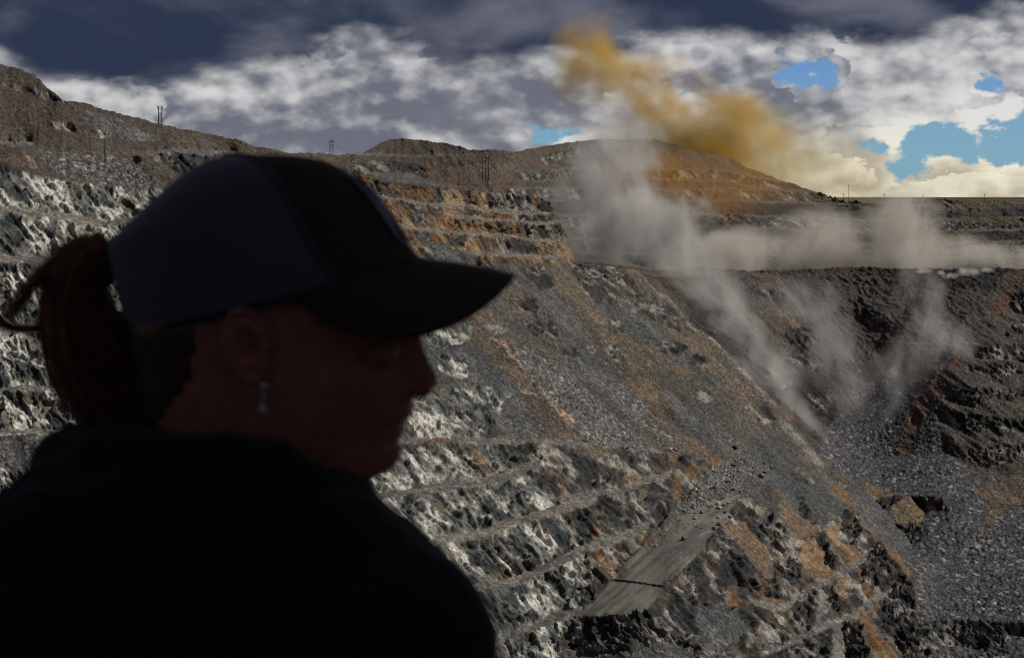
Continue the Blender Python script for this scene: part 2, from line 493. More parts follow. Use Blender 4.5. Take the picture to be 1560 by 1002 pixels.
# --- spur right of the haul road: dark and ochre rock also paint shade and sunlight
P(DARK, [(1010, 940), (1040, 866), (1076, 832), (1108, 797), (1120, 760), (1150, 705), (1213, 712), (1248, 712), (1300, 745), (1352, 792), (1388, 850), (1396, 900), (1392, 940), (1395, 1000), (1370, 1112), (820, 1112), (860, 1000), (930, 995)], 46)
P(GREY, [(1110, 760), (1150, 706), (1213, 713), (1250, 713), (1290, 745), (1340, 800), (1388, 866), (1340, 821), (1300, 774), (1254, 803), (1215, 780), (1186, 766), (1150, 760)], 14)
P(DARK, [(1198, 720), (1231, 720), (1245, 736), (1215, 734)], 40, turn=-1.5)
P(ORANGE, [(1256, 737), (1284, 735), (1291, 752), (1305, 770), (1297, 772), (1274, 756)], 22, turn=1.0)
P(ORANGE, [(1309, 782), (1325, 803), (1346, 820), (1387, 860), (1391, 879), (1383, 882), (1352, 842), (1340, 823), (1311, 803)], 20, turn=1.0)
P(GREY, [(1280, 717), (1313, 735), (1362, 797), (1394, 830), (1392, 867), (1305, 772)], 0)
P(BROWN, [(1150, 740), (1180, 745), (1195, 765), (1170, 778), (1150, 765)], 25)
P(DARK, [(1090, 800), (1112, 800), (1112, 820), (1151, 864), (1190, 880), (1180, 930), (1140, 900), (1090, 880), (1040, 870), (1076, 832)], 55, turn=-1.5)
P(ORANGE, [(1100, 803), (1131, 793), (1168, 830), (1176, 850), (1190, 880), (1170, 885), (1151, 864), (1112, 819)], 30, turn=1.0)
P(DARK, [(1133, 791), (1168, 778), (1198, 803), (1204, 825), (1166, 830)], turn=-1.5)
P(ORANGE, [(1186, 764), (1202, 762), (1211, 782), (1252, 807), (1215, 823), (1198, 803)], 38, turn=1.0)
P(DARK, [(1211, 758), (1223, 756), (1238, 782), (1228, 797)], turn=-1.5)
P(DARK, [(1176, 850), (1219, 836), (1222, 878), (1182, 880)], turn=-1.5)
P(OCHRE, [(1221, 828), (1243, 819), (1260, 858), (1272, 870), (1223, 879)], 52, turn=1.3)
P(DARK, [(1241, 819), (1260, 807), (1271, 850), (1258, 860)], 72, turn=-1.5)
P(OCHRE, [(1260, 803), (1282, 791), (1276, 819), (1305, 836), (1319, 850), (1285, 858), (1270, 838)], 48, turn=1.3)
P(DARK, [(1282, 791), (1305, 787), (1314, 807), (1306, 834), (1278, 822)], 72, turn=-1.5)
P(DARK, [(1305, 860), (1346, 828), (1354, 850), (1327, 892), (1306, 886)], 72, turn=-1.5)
P(ORANGE, [(1223, 868), (1272, 866), (1300, 852), (1321, 850), (1290, 872), (1240, 882)], 12, turn=1.0)
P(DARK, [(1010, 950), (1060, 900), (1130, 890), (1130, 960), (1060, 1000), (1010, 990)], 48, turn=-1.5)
P(OCHRE, [(1112, 890), (1128, 892), (1126, 930), (1112, 928)], 50, turn=1.3); P(OCHRE, [(1148, 872), (1166, 878), (1162, 910), (1148, 905)], 50, turn=1.3)
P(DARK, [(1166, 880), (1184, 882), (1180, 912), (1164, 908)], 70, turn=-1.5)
P(GREY, [(1060, 920), (1110, 925), (1140, 960), (1100, 990), (1050, 985)], 36)
P(ORANGE, [(1156, 905), (1204, 912), (1196, 926), (1166, 930)], 15, turn=1.0)
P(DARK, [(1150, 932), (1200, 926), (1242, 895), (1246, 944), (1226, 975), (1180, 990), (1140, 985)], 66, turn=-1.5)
P(PALE, [(1243, 898), (1254, 896), (1257, 938), (1245, 943)], 60, turn=0.9); P(GREY, [(1250, 938), (1296, 942), (1280, 958), (1236, 966)], 20)
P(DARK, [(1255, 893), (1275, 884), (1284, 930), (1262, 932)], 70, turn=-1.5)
P(OCHRE, [(1274, 879), (1289, 876), (1291, 911), (1320, 931), (1303, 934), (1279, 908)], 50, turn=1.3)
P(OCHRE, [(1300, 861), (1309, 858), (1313, 891), (1341, 910), (1318, 910)], 50, turn=1.3)
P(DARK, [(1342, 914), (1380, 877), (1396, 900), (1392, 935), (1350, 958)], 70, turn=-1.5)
P(OCHRE, [(1309, 938), (1336, 917), (1338, 962), (1368, 981), (1365, 1060), (1321, 1060)], 52, turn=1.3)
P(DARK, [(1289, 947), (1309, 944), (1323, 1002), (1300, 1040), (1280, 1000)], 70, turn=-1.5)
P(PALE, [(1268, 967), (1283, 962), (1292, 1010), (1276, 1010)], 60, turn=0.9)
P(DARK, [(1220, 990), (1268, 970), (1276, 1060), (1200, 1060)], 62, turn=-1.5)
S.strip(BENCH, [(1140, 918), (1165, 928), (1203, 926), (1242, 895), (1271, 883), (1300, 868), (1326, 852)], 8, 5)
S.strip(BENCH, [(1160, 1002), (1200, 985), (1240, 968), (1290, 948), (1312, 936)], 8, 6)
S.strip(BENCH, [(1300, 935), (1340, 914), (1350, 905)], 6, 6)
P(DARK, [(1371, 975), (1404, 951), (1454, 944), (1513, 945), (1565, 950), (1660, 962), (1650, 990), (1543, 972), (1513, 990), (1478, 987), (1454, 983), (1421, 993), (1395, 1004), (1374, 1004)], 72, turn=-1.5)
P(FLOOR, [(1395, 1004), (1454, 983), (1513, 990), (1560, 968), (1820, 1000), (1820, 1112), (1380, 1112)], 20)
P(ORANGE, [(1313, 735), (1346, 746), (1371, 757), (1346, 764), (1332, 760)], 10, turn=1.0)
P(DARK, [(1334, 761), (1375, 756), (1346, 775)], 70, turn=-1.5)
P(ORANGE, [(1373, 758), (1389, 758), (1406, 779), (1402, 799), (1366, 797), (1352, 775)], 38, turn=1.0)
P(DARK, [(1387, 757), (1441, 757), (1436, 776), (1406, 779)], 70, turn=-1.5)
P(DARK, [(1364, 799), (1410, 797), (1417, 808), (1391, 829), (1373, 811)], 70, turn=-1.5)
# --- haul road and the rock fall across its far end
P(RUBR, [(1020, 790), (1040, 765), (1060, 735), (1100, 705), (1130, 690), (1180, 692), (1190, 706), (1150, 712), (1128, 742), (1122, 765), (1090, 768), (1050, 790)], 6)
P(GREY, [(1130, 684), (1185, 688), (1215, 710), (1160, 712), (1140, 700)], 8)
P(ROAD, [(872, 938), (935, 885), (1005, 820), (1040, 788), (1075, 765), (1122, 757), (1108, 796), (1074, 830), (1040, 864), (1012, 893), (990, 924), (955, 935), (920, 936)])
P(DARK, [(855, 944), (872, 938), (920, 936), (955, 935), (990, 924), (1012, 930), (1004, 976), (975, 984), (930, 993), (860, 992)], 76)  # cut face below the road, its shade painted in as dark rock
P(GREY, [(860, 992), (930, 993), (1004, 976), (1060, 990), (1040, 1112), (820, 1112)], 34)
P(DARK, [(1010, 935), (1045, 900), (1060, 915), (1058, 968), (1030, 982), (1006, 976)], 62)

# depths (metres) of surveyed points
CTRL = [(-260, 60, 620), (-260, 250, 560), (-260, 400, 520), (-260, 660, 460), (-260, 900, 405), (-260, 1112, 370),
        (0, 98, 690), (0, 250, 600), (0, 420, 545), (0, 660, 475), (0, 800, 440), (0, 1000, 402), (0, 1112, 385),
        (300, 202, 770), (300, 285, 650), (300, 500, 560), (300, 670, 492), (300, 830, 447), (300, 1000, 415), (300, 1112, 395),
        (555, 236, 850), (555, 262, 790), (555, 400, 690), (555, 660, 525), (555, 760, 488), (555, 900, 448), (555, 1000, 425), (555, 1112, 405),
        (700, 290, 850), (700, 400, 760), (700, 530, 650), (700, 680, 545), (700, 760, 515), (700, 850, 487), (700, 1000, 447), (700, 1112, 425),
        (850, 300, 920), (850, 400, 870), (850, 500, 745), (850, 600, 655), (850, 690, 572), (850, 770, 535), (850, 880, 503), (850, 935, 485), (850, 1000, 460), (850, 1112, 430),
        (1000, 405, 960), (1000, 500, 855), (1000, 600, 745), (1000, 680, 645), (1000, 760, 575), (1000, 830, 535), (1000, 900, 495), (980, 930, 478), (1000, 1000, 455), (1000, 1112, 425),
        (1110, 760, 610), (1040, 865, 500), (1150, 692, 715), (1100, 408, 1000), (1100, 500, 905), (1100, 600, 800), (1100, 850, 540), (1100, 1000, 475), (1100, 1112, 435),
        (1200, 410, 1020), (1200, 550, 925), (1200, 640, 850), (1200, 710, 725), (1200, 800, 625), (1200, 900, 560), (1200, 1000, 505), (1200, 1112, 465),
        (1270, 412, 1030), (1270, 600, 925), (1270, 705, 855), (1270, 735, 750), (1270, 800, 660), (1270, 900, 582), (1270, 1000, 525), (1270, 1112, 480),
        (1350, 412, 1030), (1350, 600, 915), (1350, 700, 850), (1350, 785, 735), (1350, 830, 672), (1350, 900, 605), (1350, 1000, 545), (1350, 1112, 495),
        (1450, 412, 1010), (1450, 550, 905), (1450, 700, 805), (1450, 800, 715), (1450, 940, 610), (1450, 1000, 568), (1450, 1112, 510),
        (1560, 412, 1010), (1560, 550, 900), (1560, 720, 780), (1560, 850, 672), (1560, 950, 592), (1560, 1000, 565), (1560, 1112, 510),
        (1820, 412, 980), (1820, 700, 770), (1820, 850, 660), (1820, 1000, 575), (1820, 1112, 510)]


def tps(ctrl):
    """thin-plate fit of log depth over the survey"""
    c = np.array(ctrl, float)
    p = c[:, :2] / 300.0
    v = np.log(c[:, 2])
    n = len(p)
    def U(r2):
        return r2 * np.log(np.maximum(r2, 1e-9))
    d2 = ((p[:, None] - p[None]) ** 2).sum(-1)
    A = np.zeros((n + 3, n + 3))
    A[:n, :n] = U(d2) + np.eye(n) * 0.02
    A[:n, n] = 1; A[:n, n + 1:] = p
    A[n:, :n] = A[:n, n:].T
    w = np.linalg.solve(A, np.concatenate([v, [0, 0, 0]]))
    def f(x, y):
        x = np.asarray(x, np.float32) / 300; y = np.asarray(y, np.float32) / 300
        out = w[n] + w[n + 1] * x + w[n + 2] * y
        for i in range(n):
            out = out + w[i] * U((x - p[i, 0]) ** 2 + (y - p[i, 1]) ** 2)
        return out
    return f


def blur_x(a, r):
    k = np.exp(-0.5 * (np.arange(-3 * r, 3 * r + 1) / r) ** 2)
    k /= k.sum()
    pad = np.pad(a, ((0, 0), (3 * r, 3 * r)), 'edge')
    out = np.zeros_like(a)
    for i, w in enumerate(k):
        out += np.float32(w) * pad[:, i:i + a.shape[1]]
    return out


def build_surface(sv, ctrl, xs, top, bottom, rows, lam=2.5e-4, warp=1.0, seed=0, mu=0.4, split=None):
    """grid of world points: columns at xs, rows evenly from top(x) to bottom(x)."""
    top = np.asarray(top, np.float32)[None]; bottom = np.asarray(bottom, np.float32)[None]
    if split is None:
        py = top + (bottom - top) * np.linspace(0, 1, rows, dtype=np.float32)[:, None]
    else:
        n1, ys = split
        py = np.concatenate([top + (ys - top) * np.linspace(0, 1, n1, endpoint=False, dtype=np.float32)[:, None],
                             ys + (bottom - ys) * np.linspace(0, 1, rows - n1, dtype=np.float32)[:, None]], 0)
    px = np.broadcast_to(np.asarray(xs, np.float32)[None], py.shape)
    z0 = np.zeros_like(px)
    # ragged boundaries between kinds
    wx = (fbm((px, py, z0), 34, 4, seed + 1, .6) - .5) * 22 * warp + (fbm((px, py, z0), 7, 2, seed + 7) - .5) * 6 * warp
    wy = (fbm((px, py, z0 + 9), 34, 4, seed + 2, .6) - .5) * 15 * warp + (fbm((px, py, z0 + 9), 7, 2, seed + 5) - .5) * 5 * warp
    ix = np.clip(np.rint(px + wx - PX0), 0, W_ - 1).astype(int)
    iy = np.clip(np.rint(py + wy - PY0), 0, H_ - 1).astype(int)
    kind = sv.kind[iy, ix]
    dip = sv.dip[iy, ix]
    turn = sv.turn[iy, ix]
    k = (py - HY) / F
    tn = np.tan(np.radians(dip))
    L0 = tps(ctrl)(px[::4, ::8], py[::4, ::8])
    # bilinear upsample of the coarse fit
    def up(a, n, ax):
        src = np.linspace(0, a.shape[ax] - 1, n)
        i0 = np.floor(src).astype(int); i1 = np.minimum(i0 + 1, a.shape[ax] - 1); f = (src - i0)
        f = f[:, None] if ax == 0 else f[None]
        return np.take(a, i0, ax) * (1 - f) + np.take(a, i1, ax) * f
    rr = np.arange(0, rows, 4); cc = np.arange(0, len(xs), 8)
    # exact positions differ slightly at the end rows; resample on true coordinates
    full = np.empty((len(rr), len(xs)), np.float32)
    for j in range(len(rr)):
        full[j] = np.interp(np.arange(len(xs)), cc, L0[j])
    L = np.empty((rows, len(xs)), np.float32)
    rfull = np.arange(rows)
    wgt = np.clip((rfull / 4.0), 0, len(rr) - 1)
    i0 = np.floor(wgt).astype(int); i1 = np.minimum(i0 + 1, len(rr) - 1); f = (wgt - i0)[:, None]
    L0 = full[i0] * (1 - f) + full[i1] * f
    kk = 0.5 * (k[1:] + k[:-1]); tt = 0.5 * (tn[1:] + tn[:-1])
    g = -(k[1:] - k[:-1]) / np.maximum(kk + tt, 0.06)
    # least squares over the grid: follow the dips, stay near the survey, keep neighbours together
    e = g - (L0[1:] - L0[:-1])
    rhs = np.zeros_like(L0, dtype=np.float64)
    rhs[1:] += e; rhs[:-1] -= e
    dx = (px[:, 1:] - px[:, :-1]) / F
    h = mu * 0.5 * (turn[:, 1:] + turn[:, :-1]) * dx
    rhs[:, 1:] += h; rhs[:, :-1] -= h
    R_, C_ = rhs.shape
    ext = np.concatenate([rhs, rhs[::-1]], 0)
    ext = np.concatenate([ext, ext[:, ::-1]], 1)
    Fh = np.fft.rfft2(ext)
    ey = 2 - 2 * np.cos(np.pi * np.arange(2 * R_) / R_)
    ex = 2 - 2 * np.cos(np.pi * np.arange(Fh.shape[1]) / C_)
    Fh /= ey[:, None] + mu * ex[None] + lam
    D = np.fft.irfft2(Fh, s=ext.shape)[:R_, :C_]
    h2 = 0.5 * (turn[:, 1:] + turn[:, :-1]) * dx
    rhs = np.zeros_like(L0, dtype=np.float64)
    rhs[:, 1:] += h2; rhs[:, :-1] -= h2
    ext = np.concatenate([rhs, rhs[::-1]], 0)
    ext = np.concatenate([ext, ext[:, ::-1]], 1)
    Fh = np.fft.rfft2(ext)
    Fh /= ex[None] + .12 * ey[:, None] + 1.5e-3
    D = D + np.fft.irfft2(Fh, s=ext.shape)[:R_, :C_]
    Ls = (L0 + D).astype(np.float32)
    Y = np.exp(Ls)
    X = (px - CX) / F * Y
    Z = EYE - k * Y
    return px, py, kind, np.stack([X, Y, Z], -1).astype(np.float32)


def normals(P):
    du = np.empty_like(P); dv = np.empty_like(P)
    du[:, 1:-1] = P[:, 2:] - P[:, :-2]; du[:, 0] = P[:, 1] - P[:, 0]; du[:, -1] = P[:, -1] - P[:, -2]
    dv[1:-1] = P[2:] - P[:-2]; dv[0] = P[1] - P[0]; dv[-1] = P[-1] - P[-2]
    n = np.cross(dv, du)
    n /= np.maximum(np.linalg.norm(n, axis=-1, keepdims=True), 1e-6)
    return n.astype(np.float32)


def blur2(a, r):
    for _ in range(2):
        a = blur_x(a, r)
        a = blur_x(a.T.copy(), r).T.copy()
    return a


def mixn(a, b, f):
    return a + (np.asarray(b, np.float32) - a) * f[..., None]


def rock_detail(P, kind, far=1.0, seed=0):
    """displace the surveyed surface with joints, ledges, boulders and gravel; returns points and rock colour."""
    X, Y, Z = P[..., 0], P[..., 1], P[..., 2]
    N = normals(np.stack([blur2(np.ascontiguousarray(P[..., i]), 5) for i in range(3)], -1))
    isk = lambda *ks: np.isin(kind, ks).astype(np.float32)
    rock = blur2(isk(WHITE, DARK, OCHRE, BOWL) * 1.0, 1)
    bowl = blur2(isk(BOWL), 2)
    rub = blur2(isk(RUBBLE, FLOOR, RUBR, PINK), 2)
    flr = blur2(isk(FLOOR), 2)
    tal = blur2(isk(SLATE, RUST, DUMP, BROWN, GREY, ORANGE, PALE, GRASSY), 1)
    road = blur2(isk(ROAD), 1)
    # joint frame: slabs dip down to the right
    ca, sa = math.cos(rad(52)), math.sin(rad(52))
    wob = (fbm((X, Y, Z), 30, 3, seed + 40) - .5) * 26
    A = X * ca - Z * sa + wob            # along the slabs
    B = X * sa + Z * ca - wob * .3       # across the slabs
    J = (A / 3.6, Y / 1.5, B)
    d1, r1, o1 = worley(J, 4.6 * far, seed + 1, True)
    d2, r2, o2 = worley(J, 1.9 * far, seed + 2, True)
    d3, r3, o3 = worley((A / 1.9, Y, B), 0.85 * far, seed + 3, True)
    facet = ((o1[0] * (r1[0] - .5) + o1[1] * (r1[1] - .5) + o1[2] * (r1[2] - .5)) * 4.6 * .7 + (r1[1] - .5) * 1.0) * far
    facet += ((o2[0] * (r2[0] - .5) + o2[1] * (r2[1] - .5) + o2[2] * (r2[2] - .5)) * 1.9 * .9 + (r2[0] - .5) * .55) * far
    facet += ((r3[0] - .5) * .5 + (o3[2] * (r3[1] - .5)) * .8) * far
    # inclined slabs: broad faces up to the right, short scarps down to the left
    m1 = fbm((A / 3, Y, B), 9 * far, 3, seed + 52)
    m2 = fbm((A / 2.5, Y, B), 3.5 * far, 3, seed + 53)
    f1 = B / (6.0 * far) + (m1 - .5) * 3.2; f1 = f1 - np.floor(f1)
    f2 = B / (2.1 * far) + (m2 - .5) * 3.4 + r1[0]; f2 = f2 - np.floor(f2)
    cj = (A * .8 + Y * .5 - B * .25) / (7.5 * far) + (m1 - .5) * 2.6; cj = cj - np.floor(cj)
    slab = (1 - f1) ** 1.2 * 3.4 * sstep(m2, .32, .58) + (1 - f2) * 1.15 + (1 - cj) * 2.2 * sstep(m1, .45, .6)
    facet = facet * .66 + (slab - 2.6) * .50 * far
    big = (fbm((A / 2, Y, B), 24 * far, 4, seed + 50, .55) - .5) * 7 * far
    fine = (fbm((X, Y, Z), 2.4 * far, 3, seed + 60) - .5) * .8 * far
    disp = rock * (1 - .4 * bowl) * (facet + big) + fine * (1 - road) * (1 - .6 * blur2(isk(BENCH), 1))
    # boulders and gravel
    db, rb, ob = worley((X, Y, Z), 2.1 * far, seed + 11)
    dg, rg, og = worley((X, Y, Z), 1.05 * far, seed + 12)
    bl = np.clip(1 - (db / .62) ** 2, 0, 1) ** .5 * (rb[0] * .9 + .25)
    gl = np.clip(1 - (dg / .62) ** 2, 0, 1) ** .5 * (rg[0] * .9 + .2)
    sel = sstep(fbm((X, Y, Z), 22, 3, seed + 13), .42, .6)
    disp += rub * (bl * 1.15 * (.45 + .55 * sel) + gl * .55) * far * .9
    loose = sstep(fbm((X, Y, Z), 14, 3, seed + 14), .45, .62)
    disp += tal * (gl * .46 + bl * .7 * (rb[2] > .86) * loose) * far
    gul = (fbm((A, B * 4.5, Y * .3), 22, 3, seed + 15) - .5)
    disp += tal * gul * 3.2 * far
    disp += road * (fbm((X, Y, Z), 9, 3, seed + 16) - .5) * .35
    Q = P + N * disp[..., None]

    # ---------------------------------------------------------- rock colour (dark and golden kinds also hold painted shade and sunlight)
    n1 = fbm((A / 3.2, Y / 2, B), 7.0 * far, 4, seed + 20, .6)
    n2 = fbm((A / 2.2, Y / 2, B), 2.2 * far, 3, seed + 21, .6)
    n3 = fbm((X, Y, Z), 60, 3, seed + 22)
    n4 = fbm((X, Y, Z), 5, 3, seed + 23)
    cr = r2[2]
    shp = X.shape + (3,)
    full = lambda c: np.broadcast_to(np.asarray(c, np.float32), shp).copy()
    # pale wall: green-black rock with white veins and blocks
    w = .44 * n1 + .36 * n2 + .20 * n3 + (cr - .5) * .24 + (r1[2] - .5) * .34 - .010
    white = full((.030, .036, .037))
    white = mixn(white, (.105, .110, .104), sstep(w, .36, .46))
    white = mixn(white, (.185, .182, .168), sstep(w, .50, .56))
    white = mixn(white, (.43, .42, .38), sstep(w, .580, .625))
    white = mixn(white, (.150, .118, .080), sstep(n4, .60, .72) * .55)
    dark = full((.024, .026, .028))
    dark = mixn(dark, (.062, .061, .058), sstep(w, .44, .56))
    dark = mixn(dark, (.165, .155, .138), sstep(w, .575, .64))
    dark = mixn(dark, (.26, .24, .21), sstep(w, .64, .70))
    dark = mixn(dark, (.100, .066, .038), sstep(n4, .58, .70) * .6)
    och = full((.128, .084, .048))
    och = mixn(och, (.215, .155, .095), sstep(n1, .48, .62))
    och = mixn(och, (.075, .066, .058), sstep(w, .42, .36))
    och = mixn(och, (.052, .045, .038), sstep(1 - w, .54, .62))
    och = mixn(och, (.120, .062, .030), sstep(n4, .56, .66))
    st = fbm((A / 5, Y / 3, B), 3.4, 4, seed + 24, .6)
    st2 = fbm((A / 9, Y / 4, B), 8, 3, seed + 28, .55)
    brown = mixn(full((.049, .040, .032)), (.076, .063, .049), sstep(st, .42, .6))
    brown = mixn(brown, (.062, .060, .058), sstep(n3, .5, .62) * .7)
    brown = mixn(brown, (.118, .076, .044), sstep(st * .5 + n4 * .5, .55, .66) * .6)
    brown = mixn(brown, (.044, .043, .042), sstep(st2, .54, .62) * .75)
    brown = mixn(brown, (.100, .078, .054), sstep(st2, .42, .34) * .7)
    dump = mixn(full((.049, .040, .033)), (.064, .057, .050), sstep(n3, .44, .56))
    dump = mixn(dump, (.070, .046, .032), sstep(st * .4 + n3 * .6, .53, .60) * .7)
    grey = mixn(full((.048, .050, .050)), (.076, .075, .072), sstep(st, .4, .62))
    grey = mixn(grey, (.040, .043, .046), sstep(st2, .54, .62) * .7)
    orange = mixn(full((.108, .072, .042)), (.100, .076, .055), sstep(n4, .42, .6))
    orange = mixn(orange, (.135, .082, .043), sstep(st, .54, .64) * .8)
    orange = mixn(orange, (.066, .058, .050), sstep(.6 * n2 + .4 * n4, .50, .58) * .85)
    rt = fbm(((X * .445 + Y * .896) / 16, (X * .896 - Y * .445) * 1.0, Z * .2), 1.6, 4, seed + 25, .6) * .7 + .3 * fbm((X, Y, Z), 12, 3, seed + 27)
    road_c = mixn(full((.080, .077, .072)), (.158, .146, .130), sstep(rt, .42, .58))
    bench = mixn(full((.082, .080, .076)), (.138, .126, .110), sstep(n4, .42, .56))
    if far > 1.1:
        bench = bench * .62
    pale = mixn(full((.088, .082, .074)), (.150, .142, .128), sstep(st, .45, .62))
    bowlc = mixn(full((.030, .029, .030)), (.052, .046, .042), sstep(n3, .45, .58))  # shade over the bowl is put into this darker rock colour
    bowlc = mixn(bowlc, (.070, .050, .040), sstep(n4 * .5 + n3 * .5, .54, .64) * .6)
    floor = full((.050, .050, .053))
    rust = mixn(full((.078, .043, .028)), (.056, .042, .034), sstep(n4, .44, .58))
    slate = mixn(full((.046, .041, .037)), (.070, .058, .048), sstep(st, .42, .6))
    grassy = mixn(full((.062, .052, .032)), (.046, .050, .026), sstep(n4, .45, .6))
    pink = mixn(full((.200, .135, .095)), (.12, .11, .10), sstep(n4, .45, .6))
    rubb = full((.071, .070, .066))
    table = {DUMP: dump, WHITE: white, DARK: dark, OCHRE: och, BROWN: brown, GREY: grey, RUBBLE: rubb, ROAD: road_c, ORANGE: orange,
             BENCH: bench, PALE: pale, BOWL: bowlc, FLOOR: floor, GRASSY: grassy, PINK: pink, RUBR: rubb, SLATE: slate, RUST: rust}
    C = np.zeros(shp, np.float32)
    for kd, cc in table.items():
        m = kind == kd
        C[m] = cc[m]
    C = np.stack([blur2(np.ascontiguousarray(C[..., i]), 1) for i in range(3)], -1) * .5 + .5 * C
    # single stones carry their own shade of rock
    stone = np.clip(rub + tal * .7 - isk(DUMP) * .3 + isk(BENCH) * .6, 0, 1) * (1 - road)
    tint = np.exp((rg[1] - .5) * 1.7) * np.exp((rb[1] - .5) * .8 * rub)
    C *= (1 + (tint - 1) * stone)[..., None]
    bright = (rb[2] > .93) * np.clip(rub, 0, 1) * (bl > .25)
    C = mixn(C, (.30, .29, .265), bright * .75)
    spark = (rg[2] > .98) * (gl > .3) * stone * (1 - rub)
    C = mixn(C, (.27, .26, .235), spark * .7)
    C *= np.exp((fbm((A / 1.6, Y, B), .8 * far, 2, seed + 26) - .5) * 1.5 * (1 - .6 * road))[..., None]
    return Q.astype(np.float32), np.clip(C, .008, .7)


def grid_mesh(name, Q, C, face_mask, mat, kind='structure', label=None, cat=None):
    R, W = Q.shape[:2]
    fi = np.flatnonzero(face_mask.ravel())
    r, c = fi // (W - 1), fi % (W - 1)
    q = np.stack([r * W + c, (r + 1) * W + c, (r + 1) * W + c + 1, r * W + c + 1], 1)
    used = np.unique(q)
    remap = np.full(R * W, -1, np.int64)
    remap[used] = np.arange(len(used))
    q = remap[q].astype(np.int32)
    me = bpy.data.meshes.new(name)
    me.vertices.add(len(used))
    me.vertices.foreach_set('co', Q.reshape(-1, 3)[used].ravel())
    me.loops.add(q.size)
    me.loops.foreach_set('vertex_index', q.ravel())
    me.polygons.add(len(q))
    me.polygons.foreach_set('loop_start', np.arange(len(q), dtype=np.int32) * 4)
    me.update(calc_edges=True)
    a = me.attributes.new('rock', 'FLOAT_COLOR', 'POINT')
    cc = np.ones((len(used), 4), np.float32)
    cc[:, :3] = C.reshape(-1, 3)[used]
    a.data.foreach_set('color', cc.ravel())
    me.materials.append(mat)
    o = bpy.data.objects.new(name, me)
    col.objects.link(o)
    if kind:
        o['kind'] = kind
    if label:
        o['label'] = label
    if cat:
        o['category'] = cat
    return o


def rock_material(name, grain=1.0):
    m = bpy.data.materials.new(name)
    m.use_nodes = True
    t = m.node_tree
    b = t.nodes['Principled BSDF']
    b.inputs['Roughness'].default_value = 0.92
    b.inputs['Specular IOR Level'].default_value = 0.15
    at = t.nodes.new('ShaderNodeAttribute'); at.attribute_name = 'rock'
    geo = t.nodes.new('ShaderNodeNewGeometry')
    n = noise(t, geo.outputs['Position'], 1.6 / grain, 4, 0.65)
    k = n.smooth(0.25, 0.75) * 0.7 + 0.65
    vm = t.nodes.new('ShaderNodeVectorMath'); vm.operation = 'SCALE'
    t.links.new(at.outputs['Color'], vm.inputs[0])
    t.links.new(k.s, vm.inputs['Scale'])
    t.links.new(vm.outputs[0], b.inputs['Base Color'])
    bp = t.nodes.new('ShaderNodeBump')
    bp.inputs['Strength'].default_value = 0.6
    bp.inputs['Distance'].default_value = 0.35 * grain
    t.links.new(n.s, bp.inputs['Height'])
    t.links.new(bp.outputs[0], b.inputs['Normal'])
    return m


ROCK = rock_material('broken_rock')


def spaced(x0, x1, step, lo=-20, hi=1580, coarse=4.0):
    a = np.concatenate([np.arange(x0, lo, coarse), np.arange(lo, hi, step), np.arange(hi, x1 + .1, coarse)])
    return a[(a >= x0) & (a <= x1)]


STEP = 1.25
def pit():
    xs = spaced(-260, 1820, STEP)
    sky = [(-260, 62), (-60, 90), (0, 98), (30, 104), (55, 118), (78, 138), (95, 155), (112, 156), (160, 168), (200, 176), (240, 187), (262, 194), (290, 201), (330, 208),
           (360, 215), (400, 223), (430, 235), (500, 254), (580, 277), (621, 280), (662, 285), (695, 288), (744, 294), (800, 297), (832, 304), (852, 330), (866, 372),
           (878, 399), (886, 402), (946, 407), (985, 411), (1100, 413), (1200, 413), (1262, 411), (1300, 408), (1380, 409), (1410, 408), (1440, 411), (1500, 411), (1560, 410), (1820, 405)]
    top = np.interp(xs, *np.array(sky).T)
    z0 = np.zeros_like(xs)
    top = top + (fbm((xs, z0, z0), 26, 4, 5) - .5) * 5 + (fbm((xs, z0 + 3, z0), 6, 2, 6) - .5) * 2.2
    px, py, kind, P = build_surface(S, CTRL, xs, top, np.full(len(xs), 1112.), 830, warp=.65, split=(240, 424.))
    Q, C = rock_detail(P, kind)
    # hidden back of the ridges: the ground falls away or runs level behind the lip
    back = []
    flat = (xs > 878)
    for dy, dzl, dzf in ((10, -2, -.6), (30, -12, -1.5), (80, -45, -3), (180, -110, -6)):
        b = Q[0].copy()
        g = (b[:, 1] + dy) / b[:, 1]
        b[:, 0] *= g; b[:, 1] += dy
        b[:, 2] += np.where(flat, dzf, dzl)
        back.append(b)
    n = len(back)
    Q = np.concatenate([np.array(back[::-1]), Q], 0)
    C = np.concatenate([np.repeat(C[:1], n, 0), C], 0)
    kind = np.concatenate([np.repeat(kind[:1], n, 0), kind], 0)
    fk = kind[:-1, :-1]
    road = fk == ROAD
    floor = fk == FLOOR
    slope = (fk == DUMP)
    grid_mesh('haul_road', Q, C, road, ROCK)
    grid_mesh('pit_floor', Q, C, floor, ROCK)
    grid_mesh('hill', Q, C, slope, ROCK)
    grid_mesh('pit_wall', Q, C, ~(road | floor | slope), ROCK)
    return xs, py, P


PIT = pit()


def on_ground(px, py):
    """world point of the pit surface seen at a surveyed position"""
    xs, pys, P = PIT
    c = int(np.clip(np.searchsorted(xs, px), 1, len(xs) - 1))
    r = int(np.argmin(np.abs(pys[:, c] - py)))
    return P[r, c].astype(float)


